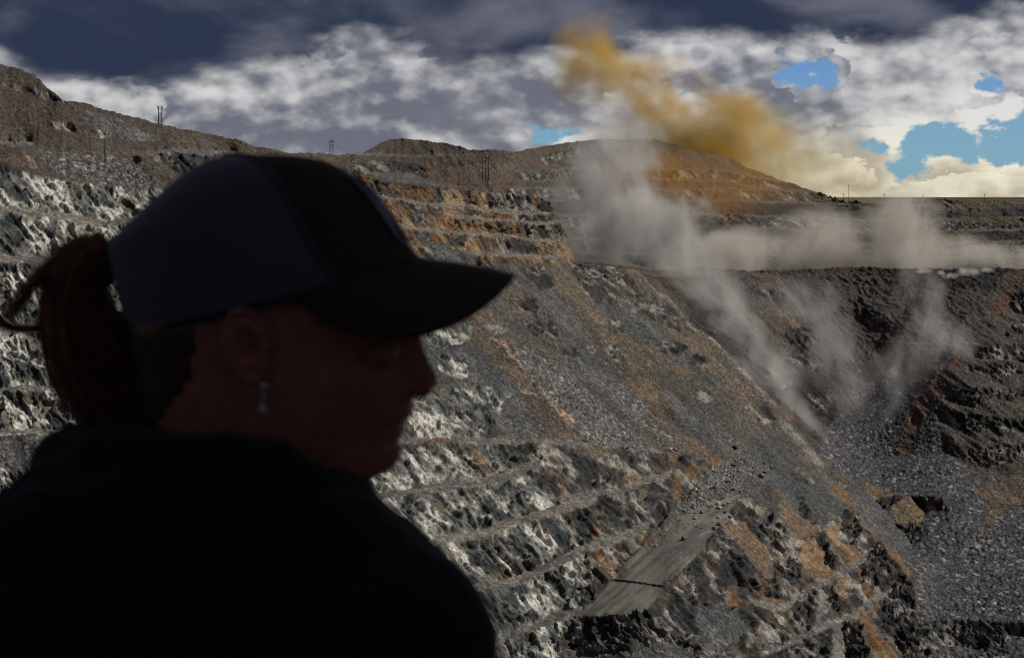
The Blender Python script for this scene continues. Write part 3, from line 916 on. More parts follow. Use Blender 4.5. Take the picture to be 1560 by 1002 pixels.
# ------------------------------------------------------------------ hills behind the pit
def far_hills():
    sv = Survey(GRASSY)
    P = sv.poly
    P(DUMP, [(370, 60), (860, 60), (840, 250), (830, 300), (760, 300), (580, 290), (370, 290)], 34)
    P(BENCH, [(545, 232), (640, 237), (738, 233), (738, 236), (640, 241), (545, 237)], 20)
    P(BROWN, [(690, 240), (740, 238), (790, 250), (780, 262), (720, 262)], 34)
    P(DARK, [(540, 246), (640, 248), (650, 262), (600, 270), (540, 268)], 40)
    P(BENCH, [(560, 262), (620, 262), (660, 275), (740, 288), (660, 284), (580, 276)], 8)
    # big terraced hill
    P(DUMP, [(780, 60), (1330, 60), (1330, 320), (1100, 290), (960, 280), (840, 270), (800, 240)], 20)
    P(GREY, [(880, 205), (960, 208), (920, 245), (860, 250), (850, 240)], 22)
    P(DARK, [(825, 240), (870, 228), (890, 230), (850, 246), (836, 252)], 40)
    lines = [(256, 60, 2.6), (272, 50, 3), (287, 62, 2.6), (305, 62, 2.8), (328, 62, 3), (346, 60, 3), (364, 58, 3), (386, 56, 3.2)]
    for i, (y, dp, th) in enumerate(lines):
        y2 = lines[i + 1][0] if i + 1 < len(lines) else 404
        x0 = 845 - 6 * i if i < 4 else 800
        sag = [(x0 - 60, y + (6 if i < 2 else 0)), (x0 + 40, y), (1000, y + 1), (1100, y + (4 if i < 2 else 1)), (1200, y + (22 if i < 2 else 3)), (1300, y + (40 if i < 2 else 8)), (1400, y + 8), (1500, y + 5), (1820, y)]
        if i < 2:
            sag = sag[:5]
        low = [(x, yy + (y2 - y)) for x, yy in sag]
        P(BOWL if i % 2 else DARK, sag + low[::-1], dp)
        sv.strip(BENCH, [(x, yy + 1.2) for x, yy in sag], th, 5)
    for b in ((1290, 310, 1400, 326), (1410, 306, 1560, 320), (1460, 330, 1560, 342), (1330, 352, 1500, 362)):
        P(GRASSY, box(*b), 25)
    P(BROWN, [(1440, 300), (1462, 302), (1478, 322), (1420, 322)], 33)
    ctrl = [(380, 226, 900), (380, 330, 800), (480, 236, 1000), (555, 234, 1100), (600, 212, 1180), (720, 226, 1180), (800, 232, 1200), (560, 280, 900), (700, 296, 960), (830, 300, 1080), (640, 250, 1060),
            (860, 222, 1480), (910, 212, 1560), (1000, 216, 1600), (1100, 240, 1640), (1200, 282, 1680), (1290, 308, 1700), (900, 290, 1340), (900, 330, 1270), (900, 400, 1130),
            (1050, 290, 1420), (1050, 400, 1160), (1200, 330, 1400), (1200, 400, 1180), (1300, 330, 1420), (1300, 400, 1190), (1430, 304, 1540), (1430, 400, 1180),
            (1560, 308, 1540), (1560, 350, 1320), (1560, 400, 1150), (1820, 305, 1450), (1820, 400, 1080), (480, 330, 850), (700, 330, 900), (480, 420, 800), (900, 440, 1080), (1560, 440, 1100), (1200, 440, 1120), (700, 430, 860)]
    xs = spaced(380, 1820, STEP)
    sky = [(380, 224), (400, 224), (440, 233), (480, 235), (540, 236), (553, 234), (565, 227), (580, 218), (592, 213), (605, 211), (640, 213), (680, 219), (710, 226), (745, 228), (780, 231), (795, 230), (806, 226), (850, 219), (880, 216),
           (900, 213), (912, 212), (940, 212.5), (1000, 213), (1015, 217), (1040, 225), (1064, 232), (1080, 236), (1086, 235), (1110, 241), (1150, 260), (1190, 275), (1240, 291), (1285, 305), (1320, 308),
           (1350, 311), (1362, 310), (1375, 306), (1400, 304), (1438, 303), (1448, 306), (1500, 306), (1560, 307), (1820, 303)]
    top = np.interp(xs, *np.array(sky).T)
    z0 = np.zeros_like(xs)
    top = top + (fbm((xs, z0, z0), 16, 4, 15) - .5) * 2.6 * np.interp(xs, [550, 900, 1000], [1, 1, .6]) + (fbm((xs, z0 + 3, z0), 4, 2, 16) - .5) * 1.0
    px, py, kind, Pp = build_surface(sv, ctrl, xs, top, np.full(len(xs), 424.), 230, warp=.30, lam=8e-4, seed=90)
    Q, C = rock_detail(Pp, kind, far=1.25, seed=300)
    back = []
    for dy, dz in ((15, -2), (50, -16), (140, -60), (300, -140)):
        b = Q[0].copy(); g = (b[:, 1] + dy) / b[:, 1]
        b[:, 0] *= g; b[:, 1] += dy; b[:, 2] = np.maximum(b[:, 2] + dz, -30)
        back.append(b)
    Q = np.concatenate([np.array(back[::-1]), Q], 0)
    C = np.concatenate([np.repeat(C[:1], 4, 0), C], 0)
    R, W = Q.shape[:2]
    cx = np.broadcast_to((xs[:-1] + xs[1:])[None] / 2, (R - 1, W - 1))
    left = cx < 800
    grid_mesh('hill', Q, C, left, ROCK)
    grid_mesh('terraced_hill', Q, C, ~left, ROCK)
    return xs, py, Pp


HILL = far_hills()


def sheet(name, xs, ys, zf, colr, mat, kind='structure'):
    X, Y = np.meshgrid(np.asarray(xs, np.float32), np.asarray(ys, np.float32))
    Q = np.stack([X, Y, zf(X, Y).astype(np.float32)], -1)
    C = np.broadcast_to(np.asarray(colr, np.float32), Q.shape).copy()
    C *= (.7 + .6 * fbm((X, Y, X * 0), 3 if abs(X).max() < 500 else 120, 4, 77))[..., None]
    return grid_mesh(name, Q[::-1], C, np.ones((Q.shape[0] - 1, Q.shape[1] - 1), bool), mat, kind)


far_y = np.concatenate([np.linspace(1500, 3000, 60), np.geomspace(3050, 60000, 60)])
sheet('plain', np.sinh(np.linspace(-6, 6, 160)) * 250, far_y, lambda X, Y: -9 + 5 * (fbm((X, Y, X * 0), 300, 3, 8) - .5), (.055, .05, .03), ROCK)
# lookout ground under the camera, falling into the pit in front
near_y = np.concatenate([np.linspace(-25, 3, 70), np.linspace(3.1, 40, 80), np.linspace(42, 420, 60)])
def look_z(X, Y):
    f = np.where(Y < 2.6, 0, -(Y - 2.6) * .85)
    return np.maximum(f + (fbm((X, Y, X * 0), 1.5, 4, 4) - .5) * .12, -190 + 0 * X) - .02
sheet('lookout_ground', np.sinh(np.linspace(-4, 4, 140)) * 9, near_y, look_z, (.1, .095, .085), ROCK)
# ---PERSON---


# ------------------------------------------------------------------ small object helpers
def link(o, parent=None):
    col.objects.link(o)
    if parent is not None:
        o.parent = parent
    return o


def thing(name, loc, label, cat, group=None):
    o = bpy.data.objects.new(name, None)
    o.empty_display_size = 0.1
    o.location = loc
    link(o)
    tag(o, label, cat, group)
    return o


def tag(o, label=None, cat=None, group=None, kind=None):
    for k, v in (('label', label), ('category', cat), ('group', group), ('kind', kind)):
        if v:
            o[k] = v
    return o


def mesh_obj(name, verts, faces, mat, parent=None, smooth=False, origin=(0, 0, 0)):
    """one mesh object; vertices are given in world space, origin is the parent's place"""
    me = bpy.data.meshes.new(name)
    v = np.asarray(verts, float) - np.asarray(origin, float)
    me.from_pydata([tuple(p) for p in v], [], [tuple(int(i) for i in f) for f in faces])
    me.update()
    if smooth:
        me.shade_smooth()
    if mat:
        me.materials.append(mat)
    return link(bpy.data.objects.new(name, me), parent)


class MB:
    def __init__(self):
        self.v, self.f = [], []

    def add(self, v, f):
        o = len(self.v)
        self.v += [tuple(p) for p in v]
        self.f += [tuple(i + o for i in q) for q in f]
        return self

    def tube(self, pts, radii, n=8, cap=True):
        pts = np.asarray(pts, float)
        radii = np.broadcast_to(np.asarray(radii, float), (len(pts),))
        t = np.gradient(pts, axis=0)
        t /= np.maximum(np.linalg.norm(t, axis=1, keepdims=True), 1e-9)
        ref = np.array([0.13, 0.21, 0.97]) if abs(t[0][2]) < .9 else np.array([1., .1, 0])
        u = np.cross(t, ref); u /= np.linalg.norm(u, axis=1, keepdims=True)
        w = np.cross(t, u)
        a = np.arange(n) * 2 * math.pi / n
        v = pts[:, None] + radii[:, None, None] * (np.cos(a)[None, :, None] * u[:, None] + np.sin(a)[None, :, None] * w[:, None])
        m = len(pts)
        f = [(i * n + j, i * n + (j + 1) % n, (i + 1) * n + (j + 1) % n, (i + 1) * n + j) for i in range(m - 1) for j in range(n)]
        if cap:
            f += [tuple(range(n))[::-1], tuple((m - 1) * n + j for j in range(n))]
        return self.add(v.reshape(-1, 3), f)

    def rings(self, rings, cap=True):
        n = len(rings[0]); m = len(rings)
        f = [(i * n + j, i * n + (j + 1) % n, (i + 1) * n + (j + 1) % n, (i + 1) * n + j) for i in range(m - 1) for j in range(n)]
        if cap:
            f += [tuple(range(n))[::-1], tuple((m - 1) * n + j for j in range(n))]
        return self.add([p for r in rings for p in r], f)

    def ell(self, c, r, ax=None, nu=20, nv=12):
        ax = np.eye(3) if ax is None else np.asarray(ax, float)
        rg = []
        for i in range(nv + 1):
            ph = math.pi * (nv - i + .02) / (nv + .04)
            rg.append([np.asarray(c) + (math.sin(ph) * math.cos(a) * r[0]) * ax[0] + (math.sin(ph) * math.sin(a) * r[1]) * ax[1] + (math.cos(ph) * r[2]) * ax[2]
                       for a in np.arange(nu) * 2 * math.pi / nu])
        return self.rings(rg)

    def capsule(self, a, b, ra, rb, n=16):
        a, b = np.asarray(a, float), np.asarray(b, float)
        d = b - a; L = np.linalg.norm(d); d = d / max(L, 1e-9)
        ts = [(-ra * math.cos(x), ra * math.sin(x)) for x in np.linspace(.05, math.pi / 2, 6)]
        te = [(L + rb * math.cos(x), rb * math.sin(x)) for x in np.linspace(math.pi / 2, .05, 6)]
        return self.tube([a + d * t for t, _ in ts + te], [r for _, r in ts + te], n)

    def box(self, c, h, ax=None):
        ax = np.eye(3) if ax is None else np.asarray(ax, float)
        v = [np.asarray(c) + sx * h[0] * ax[0] + sy * h[1] * ax[1] + sz * h[2] * ax[2] for sx in (-1, 1) for sy in (-1, 1) for sz in (-1, 1)]
        return self.add(v, [(0, 1, 3, 2), (4, 6, 7, 5), (0, 4, 5, 1), (2, 3, 7, 6), (0, 2, 6, 4), (1, 5, 7, 3)])

    def build(self, name, mat, parent=None, smooth=True, origin=(0, 0, 0)):
        return mesh_obj(name, self.v, self.f, mat, parent, smooth, origin)

    def remesh(self, name, mat, voxel, smooth_it, parent=None, origin=(0, 0, 0), wrinkle=None):
        """union of the overlapping pieces as one continuous skin"""
        o = self.build(name + '_raw', None, None, True, origin)
        r = o.modifiers.new('r', 'REMESH'); r.mode = 'VOXEL'; r.voxel_size = voxel; r.use_smooth_shade = True
        s = o.modifiers.new('s', 'SMOOTH'); s.factor = .5; s.iterations = smooth_it
        dg = bpy.context.evaluated_depsgraph_get()
        dg.update()
        me = bpy.data.meshes.new_from_object(o.evaluated_get(dg))
        me.name = name
        raw = o.data
        bpy.data.objects.remove(o); bpy.data.meshes.remove(raw)
        if wrinkle is not None:
            n = len(me.vertices)
            co = np.empty(n * 3, np.float32); me.vertices.foreach_get('co', co); co = co.reshape(-1, 3)
            no = np.empty(n * 3, np.float32); me.vertices.foreach_get('normal', no); no = no.reshape(-1, 3)
            co = co + no * wrinkle(co + np.asarray(origin, np.float32))[:, None]
            me.vertices.foreach_set('co', co.ravel())
            me.update()
        me.materials.clear()
        me.materials.append(mat)
        me.shade_smooth()
        return link(bpy.data.objects.new(name, me), parent)


def simple_mat(name, colr, rough=.8, spec=.3, bump=None, metal=0.0, var=.25, vscale=60.0, sheen=0.0, sss=0.0):
    m = bpy.data.materials.new(name)
    m.use_nodes = True
    t = m.node_tree
    b = t.nodes['Principled BSDF']
    b.inputs['Roughness'].default_value = rough
    b.inputs['Specular IOR Level'].default_value = spec
    b.inputs['Metallic'].default_value = metal
    if sheen:
        b.inputs['Sheen Weight'].default_value = sheen
    if sss:
        b.inputs['Subsurface Weight'].default_value = sss
        b.inputs['Subsurface Radius'].default_value = (.012, .004, .002)
    geo = t.nodes.new('ShaderNodeNewGeometry')
    n = noise(t, geo.outputs['Position'], vscale, 4, .6)
    lo = tuple(c * (1 - var) for c in colr); hi = tuple(min(1, c * (1 + var)) for c in colr)
    t.links.new(mixc(t, n.smooth(.3, .7), lo, hi), b.inputs['Base Color'])
    if bump:
        bp = t.nodes.new('ShaderNodeBump')
        bp.inputs['Strength'].default_value = .5
        bp.inputs['Distance'].default_value = bump
        t.links.new(n.s, bp.inputs['Height'])
        t.links.new(bp.outputs[0], b.inputs['Normal'])
    return m


def pt(px, py, Y):
    return np.array([(px - CX) / F * Y, Y, EYE - (py - HY) / F * Y])


# ------------------------------------------------------------------ the woman at the lookout
HY0 = 0.95                      # distance of her head
SC = HY0 / F                    # metres per surveyed pixel at her head


def hp(px, py, b=0.0):
    """point of the head: surveyed pixel in her plane of symmetry, b = sideways (towards the camera negative)"""
    p = pt(px, py, HY0)
    return np.array([p[0], HY0 + b, p[2]])


def hq(px, py, b=0.0):
    """point that is seen at the surveyed pixel although it lies b nearer or farther than the plane of symmetry"""
    return pt(px, py, HY0 + b)


def make_person():
    rng = np.random.default_rng(5)
    base = np.array([-0.18, 0.97, 0.0])
    root = thing('person', tuple(base), 'woman in a cap and dark hooded top with a red ponytail, looking over the pit', 'person')
    skin = simple_mat('skin', (.32, .122, .088), .62, .22, .0006, 0, .18, 120, sss=.08)
    lip = simple_mat('lip', (.26, .085, .075), .45, .4, None, 0, .15, 200)
    black = simple_mat('black_cotton', (.010, .0115, .0155), .95, .1, .0012, 0, .3, 400, sheen=.08)
    twill = simple_mat('brown_twill', (.044, .028, .022), .9, .15, .0008, 0, .3, 700, sheen=.06)
    navy = None

    # ---- body: head, neck, trunk and legs as one skin
    tab = lambda xs, vs: (lambda q: np.interp(q, xs, vs))
    Fz = tab([236, 260, 290, 350, 400, 440, 480, 497, 510, 520, 540, 560, 573, 583, 590, 597, 603, 612, 622, 629, 636, 641, 646, 650, 657, 664, 671, 682, 692, 699, 707, 713, 719, 723, 730, 737, 745, 751, 762, 820],
             [395, 450, 515, 570, 600, 622, 637, 640, 642, 645, 652, 661, 668, 669, 664, 645, 632, 628, 630, 630, 625, 620, 616, 618, 617, 611, 607, 612, 611, 609, 603, 598, 587, 577, 563, 549, 530, 514, 512, 518])
    Gz = tab([236, 260, 290, 350, 400, 440, 480, 510, 540, 560, 580, 600, 620, 640, 660, 680, 700, 713, 723, 737, 751, 762, 820],
             [385, 435, 495, 550, 580, 600, 610, 601, 602, 605, 601, 594, 588, 581, 573, 566, 556, 545, 532, 512, 498, 496, 500])
    Wn = tab([236, 480, 500, 520, 540, 573, 590, 600, 612, 630, 646, 660, 682, 700, 723, 751, 820], [90, 70, 32, 24, 25, 32, 38, 55, 60, 64, 62, 60, 62, 64, 72, 85, 90])
    Bz = tab([236, 260, 290, 350, 400, 440, 480, 510, 540, 580, 620, 660, 700, 760, 820], [345, 305, 262, 222, 203, 198, 199, 207, 213, 221, 231, 238, 238, 226, 205])
    Wz = tab([236, 260, 290, 350, 400, 440, 480, 510, 540, 580, 620, 650, 680, 700, 720, 740, 760, 820], [30, 70, 108, 140, 155, 162, 164, 162, 160, 158, 152, 145, 136, 128, 121, 117, 117, 128])
    mb = MB()
    rings = []
    th = np.linspace(0, 2 * np.pi, 96, endpoint=False)
    for q in np.concatenate([np.arange(236, 480, 6), np.arange(480, 760, 2.5), np.arange(760, 821, 8)]):
        xb, xg, xf, w, wn = Bz(q), Gz(q), Fz(q), Wz(q), Wn(q)
        xc = xb + .46 * (xg - xb)
        c, s = np.cos(th), np.sin(th)
        e = 2 / 2.35
        cx_ = np.sign(c) * np.abs(c) ** e; sx_ = np.sign(s) * np.abs(s) ** e
        x = xc + np.where(c > 0, cx_ * (xg - xc), cx_ * (xc - xb))
        b = sx_ * w
        fr = np.clip(c * 1.6, 0, 1)
        x = x + fr * (xf - xg) * np.exp(-(b / wn) ** 2)
        # eye hollow and cheek bone
        eye = np.exp(-((q - 528) / 20) ** 2)
        x = x - fr * 15 * eye * np.exp(-((np.abs(b) - 72) / 34) ** 2)
        ck = np.exp(-((q - 580) / 34) ** 2)
        x = x + fr * 9 * ck * np.exp(-((np.abs(b) - 92) / 40) ** 2)
        rings.append([hp(a, q, bb * SC) for a, bb in zip(x, b)])
    mb.rings(rings)
    for s in (-1, 1):                                   # eye lids
        mb.ell(hp(589, 530, s * .031), (.0115, .0155, .0095))
    # nostril wings
    for s in (-1, 1):
        mb.ell(hp(641, 588, s * .0105), (.009, .0055, .0065))
    # ears
    out = np.array([(368, 467), (352, 472), (341, 486), (335, 507), (338, 530), (345, 546), (354, 561), (368, 577), (382, 586), (394, 586), (402, 575), (409, 560), (412, 545), (408, 526), (406, 510), (402, 494), (394, 480), (382, 470)], float)
    ec = np.array([377, 524.])
    for s in (-1, 1):
        rg = []
        A = np.linspace(0, len(out), 48, endpoint=False)
        oo = np.stack([np.interp(A, np.arange(len(out) + 1), np.append(out[:, k], out[0, k])) for k in (0, 1)], 1)
        for r, h in ((.02, -1), (.2, -1), (.36, 1), (.46, 9), (.56, 12), (.66, 8), (.76, 6), (.86, 12), (.94, 15), (1.0, 12), (1.0, 5), (.9, -3), (.6, -14), (.3, -30), (.02, -34)):
            row = []
            for (ax_, ay_) in oo:
                d = np.array([ax_, ay_]) - ec
                p = ec + d * r
                lobe = sstep(p[1], 550, 575)
                hh = h * (1 - .55 * lobe) + (4 * lobe if h > -2 else 0)
                flare = 10 + 26 * np.clip((400 - p[0]) / 65, 0, 1) if h > -4 else 6 + 16 * np.clip((400 - p[0]) / 65, 0, 1)
                wv = Wz(p[1]) * (1 - .02)
                bb = -(wv - 2 + flare * 1.15 + hh * 1.25) * SC
                row.append(hq(p[0], p[1], bb) if s < 0 else hq(p[0], p[1], bb) * np.array([1, 0, 1]) + np.array([0, HY0 - bb, 0]))
            rg.append(row)
        mb.rings(rg)
    # neck root, trunk, arms and legs
    yaw = rad(48)
    f_ = np.array([math.sin(yaw), math.cos(yaw), 0]); r_ = np.array([math.cos(yaw), -math.sin(yaw), 0]); up = np.array([0, 0, 1.])
    C = np.array([-.19, .965, 0])
    nb = hp(365, 760)
    mb.capsule(hp(365, 700), nb + np.array([0, 0, -.03]), .052, .06)
    sh = {s: C + r_ * (.165 * s) + up * 1.325 + f_ * .0 for s in (-1, 1)}
    el_ = {s: C + r_ * (.215 * s) - f_ * .04 + up * 1.06 for s in (-1, 1)}
    wr = {s: C + r_ * (.10 * s) + f_ * .165 + up * .98 for s in (-1, 1)}
    hip = {s: C + r_ * (.085 * s) + up * .86 for s in (-1, 1)}
    kn = {s: C + r_ * (.095 * s) + f_ * .015 + up * .47 for s in (-1, 1)}
    an = {s: C + r_ * (.105 * s) - f_ * .02 + up * .09 for s in (-1, 1)}
    def trunk(m, grow):
        rg = []
        for z, w, d, o in ((.80, .15, .105, 0), (.90, .165, .115, 0), (1.02, .135, .10, .01), (1.12, .135, .10, .01), (1.22, .15, .11, .005), (1.30, .145, .10, -.005), (1.36, .10, .075, -.012), (1.395, .06, .055, -.01)):
            rg.append([C + up * z + f_ * (o + math.sin(a) * (d + grow)) + r_ * (math.cos(a) * (w + grow)) for a in np.linspace(0, 2 * np.pi, 40, endpoint=False)])
        m.rings(rg)
    trunk(mb, 0)
    for s in (-1, 1):
        mb.capsule(nb + np.array([0, 0, -.04]), sh[s], .05, .045)
        mb.capsule(sh[s], el_[s], .045, .036); mb.capsule(el_[s], wr[s], .036, .026)
        mb.capsule(wr[s], wr[s] - r_ * (.07 * s) + f_ * .01, .026, .024)
        mb.capsule(hip[s], kn[s], .078, .054); mb.capsule(kn[s], an[s], .052, .036)
        mb.capsule(an[s] - up * .03, an[s] - up * .05 + f_ * .13, .034, .028)
    body = mb.remesh('body', skin, .0019, 2, root, base)
    body.data.materials.append(lip)
    co = np.empty(len(body.data.vertices) * 3, np.float32)
    body.data.vertices.foreach_get('co', co)
    co = co.reshape(-1, 3) + base
    pxv = CX + co[:, 0] / HY0 * F; pyv = HY + (EYE - co[:, 2]) / HY0 * F
    lipv = (pxv > 592) & (np.abs(co[:, 1] - HY0) < .024) & (np.abs(pyv - 638) < 27 * (1 - ((co[:, 1] - HY0) / .027) ** 2))
    mi = np.array([1 if lipv[list(p.vertices)].all() else 0 for p in body.data.polygons], np.int32)
    body.data.polygons.foreach_set('material_index', mi)

    # ---- hooded top
    hd = MB()
    trunk(hd, .022)
    hd.ell((-.235, .925, 1.215), (.165, .12, .195))
    hd.ell((-.20, .90, 1.25), (.15, .10, .15))
    shc = {1: pt(606, 1000, .82), -1: C - r_ * .19 + up * 1.335}
    for s in (-1, 1):
        hd.ell(shc[s], (.06, .06, .06))
        hd.capsule(hp(400, 800), shc[s], .085 if s < 0 else .075, .058)
        e2 = shc[s] + (el_[s] - sh[s]) * 1.0
        hd.capsule(shc[s], e2, .060, .052); hd.capsule(e2, wr[s] + f_ * .02, .052, .044)
    hd.ell(C + f_ * .12 + up * 1.0, (.12, .05, .08), np.array([r_, f_, up]))
    hd.ell(hp(300, 800), (.115, .10, .045))
    def wr1(p):
        x, y, z = p.T
        return (fbm((x * 1.0, y, z * 1.8), .075, 3, 61) - .5) * .022 + (fbm((x, y, z), .016, 2, 62) - .5) * .003
    hoodie = hd.remesh('hooded_top', black, .0045, 6, root, base, wr1)
    # hood lying round the neck and down the back
    hh = MB()
    ring = [(508, 812, -.012, .016), (500, 778, -.046, .016), (466, 738, -.072, .017), (408, 714, -.086, .018), (330, 702, -.088, .019), (250, 704, -.076, .021),
            (172, 716, -.05, .026), (120, 714, .0, .030), (150, 706, .05, .027), (250, 694, .088, .022), (380, 694, .094, .018), (470, 730, .066, .017), (508, 790, .022, .017)]
    rr = ring + ring[:1]
    for a, b in zip(rr[:-1], rr[1:]):
        hh.capsule(hq(*a[:3]), hq(*b[:3]), a[3], b[3])
    hh.ell(hp(135, 752, -.015), (.043, .09, .034))
    hh.ell(hp(180, 790, -.05), (.075, .07, .05))
    hh.ell(hp(330, 750, -.085), (.085, .03, .036))
    hh.ell(hp(440, 775, -.065), (.045, .03, .036))
    def wr2(p):
        x, y, z = p.T
        return (fbm((x * .6, y, z * 2.2), .04, 3, 71) - .5) * .016
    hh.remesh('hood', black, .003, 6, hoodie, (0, 0, 0) if False else base, wr2)
    hoodie.location = (0, 0, 0)

    # ---- trousers and boots
    tr = MB()
    for s in (-1, 1):
        tr.capsule(hip[s] + up * .05, kn[s], .10, .075); tr.capsule(kn[s], an[s] + up * .02, .074, .058)
    tr.ell(C + up * .90, (.175, .125, .10), np.array([r_, f_, up]))
    tr.remesh('trousers', simple_mat('denim', (.02, .025, .04), .9, .15, .001, 0, .3, 300), .006, 5, root, base,
              lambda p: (fbm(p.T, .06, 3, 81) - .5) * .014)
    for s in (-1, 1):
        bt = MB()
        bt.capsule(an[s] + up * .08, an[s] - up * .02, .056, .052); bt.capsule(an[s] - up * .035, an[s] - up * .045 + f_ * .16, .050, .044)
        bo = bt.remesh('boot', simple_mat('leather', (.05, .03, .018), .6, .4, .001), .004, 4, root, base)

    # ---- cap
    def prof(pts):
        p = np.array(pts, float)
        d = np.r_[0, np.cumsum(np.linalg.norm(np.diff(p, axis=0), axis=1))]
        return lambda t: np.array([np.interp(t * d[-1], d, p[:, k]) for k in (0, 1)])
    front = prof([(648, 404), (630, 382), (612, 360), (588, 326), (566, 298), (545, 275), (522, 257), (490, 243), (450, 237), (400, 236), (352, 240)])
    rear = prof([(203, 512), (192, 470), (183, 430), (176, 395), (171, 370), (195, 348), (235, 310), (268, 280), (298, 257), (325, 243), (352, 240)])
    side = prof([(440, 470), (438, 440), (434, 400), (428, 360), (420, 320), (408, 285), (392, 260), (375, 246), (352, 240)])
    sideb = lambda t: np.interp(t, [0, .15, .35, .55, .7, .82, .92, 1], [176, 177, 172, 156, 130, 96, 52, 0])
    def crown(u, t, grow=0.0):
        """u: 0 front, pi rear; t: 0 rim, 1 button"""
        c, s = math.cos(u), math.sin(u)
        fr, rb, sd = front(t), rear(t), side(t)
        a = fr if c > 0 else rb
        m = abs(c) ** 1.7
        ctr = (fr + rb) / 2
        ctr_line = rb + (fr - rb) * .5
        base_ = ctr_line[0]
        e = 2 / 2.25
        x = base_ + np.sign(c) * abs(c) ** e * abs(a[0] - base_)
        # rim height follows the straight line from rear to front, crown height its own profile
        y = rb[1] + (fr[1] - rb[1]) * ((x - rb[0]) / max(fr[0] - rb[0], 1))
        # sides bulge: a little higher towards the top
        b = np.sign(s) * abs(s) ** e * sideb(t)
        dome = abs(s) ** 2 * (1 - t) * t * -26
        p = hp(x, y + dome, b * SC)
        if grow:
            cc = hp(400, 400)
            d = p - cc
            p = p + d / np.linalg.norm(d) * grow
        return p
    T = np.linspace(0, 1, 34)
    u0 = rad(63)
    def shell(ua, ub, n, mat, name, parent, thick=.0025):
        U = np.linspace(ua, ub, n)
        V = [crown(u, t) for t in T for u in U] + [crown(u, t, -thick) for t in T for u in U]
        m = len(T); k = m * n
        Fc = []
        for i in range(m - 1):
            for j in range(n - 1):
                q = (i * n + j, i * n + j + 1, (i + 1) * n + j + 1, (i + 1) * n + j)
                Fc.append(q); Fc.append(tuple(x + k for x in q[::-1]))
        edge = [(i * n, (i + 1) * n) for i in range(m - 1)] + [((i + 1) * n + n - 1, i * n + n - 1) for i in range(m - 1)] + [(j + 1, j) for j in range(n - 1)]
        Fc += [(a, b, b + k, a + k) for a, b in edge]
        return mesh_obj(name, V, Fc, mat, parent, True, base)
    # open weave of the rear panels
    nv = bpy.data.materials.new('mesh_weave')
    nv.use_nodes = True
    t = nv.node_tree
    bs = t.nodes['Principled BSDF']
    bs.inputs['Roughness'].default_value = .6
    bs.inputs['Specular IOR Level'].default_value = .3
    bs.inputs['Sheen Weight'].default_value = .25
    geo = t.nodes.new('ShaderNodeNewGeometry')
    sp = t.nodes.new('ShaderNodeSeparateXYZ'); t.links.new(geo.outputs['Position'], sp.inputs[0])
    wx = (NX(t, sp.outputs[0]) * 2100.0)._m('SINE'); wz = (NX(t, sp.outputs[2]) * 2100.0)._m('SINE')
    hole = (wx * wz).smooth(-.2, .5)
    t.links.new(mixc(t, hole, (.085, .085, .125), (.03, .032, .05)), bs.inputs['Base Color'])
    bp = t.nodes.new('ShaderNodeBump'); bp.inputs['Strength'].default_value = .6; bp.inputs['Distance'].default_value = .0006
    t.links.new((1 - hole).s, bp.inputs['Height']); t.links.new(bp.outputs[0], bs.inputs['Normal'])
    cap = bpy.data.objects.new('cap', None)
    link(cap, root)
    shell(-u0, u0, 60, twill, 'front_panel', cap)
    shell(u0 + .004, 2 * math.pi - u0 - .004, 90, nv, 'mesh_panel', cap)
    sm = MB()
    piping = simple_mat('piping', (.075, .06, .072), .8, .2)
    for u in (u0, -u0):
        sm.tube([crown(u, t_, .0008) for t_ in np.linspace(0, .99, 40)], .0016, 6)
    sm.build('seam', piping, cap, True, base)
    bb = MB(); bb.ell(hp(352, 241), (.0075, .0075, .004)); bb.build('button', twill, cap, True, base)
    sb = MB()
    sb.tube([crown(u, .012, -.0035) for u in np.linspace(-2.2, 2.2, 90)], .004, 6)
    sb.build('sweatband', black, cap, True, base)
    # brim
    nu, nr = 41, 14
    V = []; Fc = []
    for lay in (0, 1):
        for i in range(nr):
            q = i / (nr - 1)
            for j in range(nu):
                u = (j / (nu - 1) * 2 - 1) * rad(80)
                w = max(0.0, 1 - abs(u / rad(80)) ** 3.2) ** .5
                rim = crown(u, .035, .002)
                reach = .0035 + w * .0575
                d = np.array([math.cos(u * .45), 0, 0]) * reach
                lift = hp(640, 395)[2] - hp(640, 395 + 35 * q)[2]
                droop = (abs(math.sin(u)) ** 2.0) * .042 * q * w + .005 * q * q * w + .005 * q * w
                side_in = -np.sign(u) * .006 * q * abs(math.sin(u)) ** 3
                p = rim + d * q + np.array([0, math.sin(u) * .010 * q * w + side_in, -droop])
                if lay:
                    p = p - np.array([0, 0, .0032])
                V.append(p)
    k = nu * nr
    for i in range(nr - 1):
        for j in range(nu - 1):
            q = (i * nu + j, i * nu + j + 1, (i + 1) * nu + j + 1, (i + 1) * nu + j)
            Fc.append(q); Fc.append(tuple(x + k for x in q[::-1]))
    ed = [((nr - 1) * nu + j, (nr - 1) * nu + j + 1) for j in range(nu - 1)] + [(j + 1, j) for j in range(nu - 1)] + [((i + 1) * nu, i * nu) for i in range(nr - 1)] + [(i * nu + nu - 1, (i + 1) * nu + nu - 1) for i in range(nr - 1)]
    Fc += [(b, a, a + k, b + k) for a, b in ed]
    mesh_obj('brim', V, Fc, twill, cap, True, base)
    # stitched patch on the front
    pa = MB()
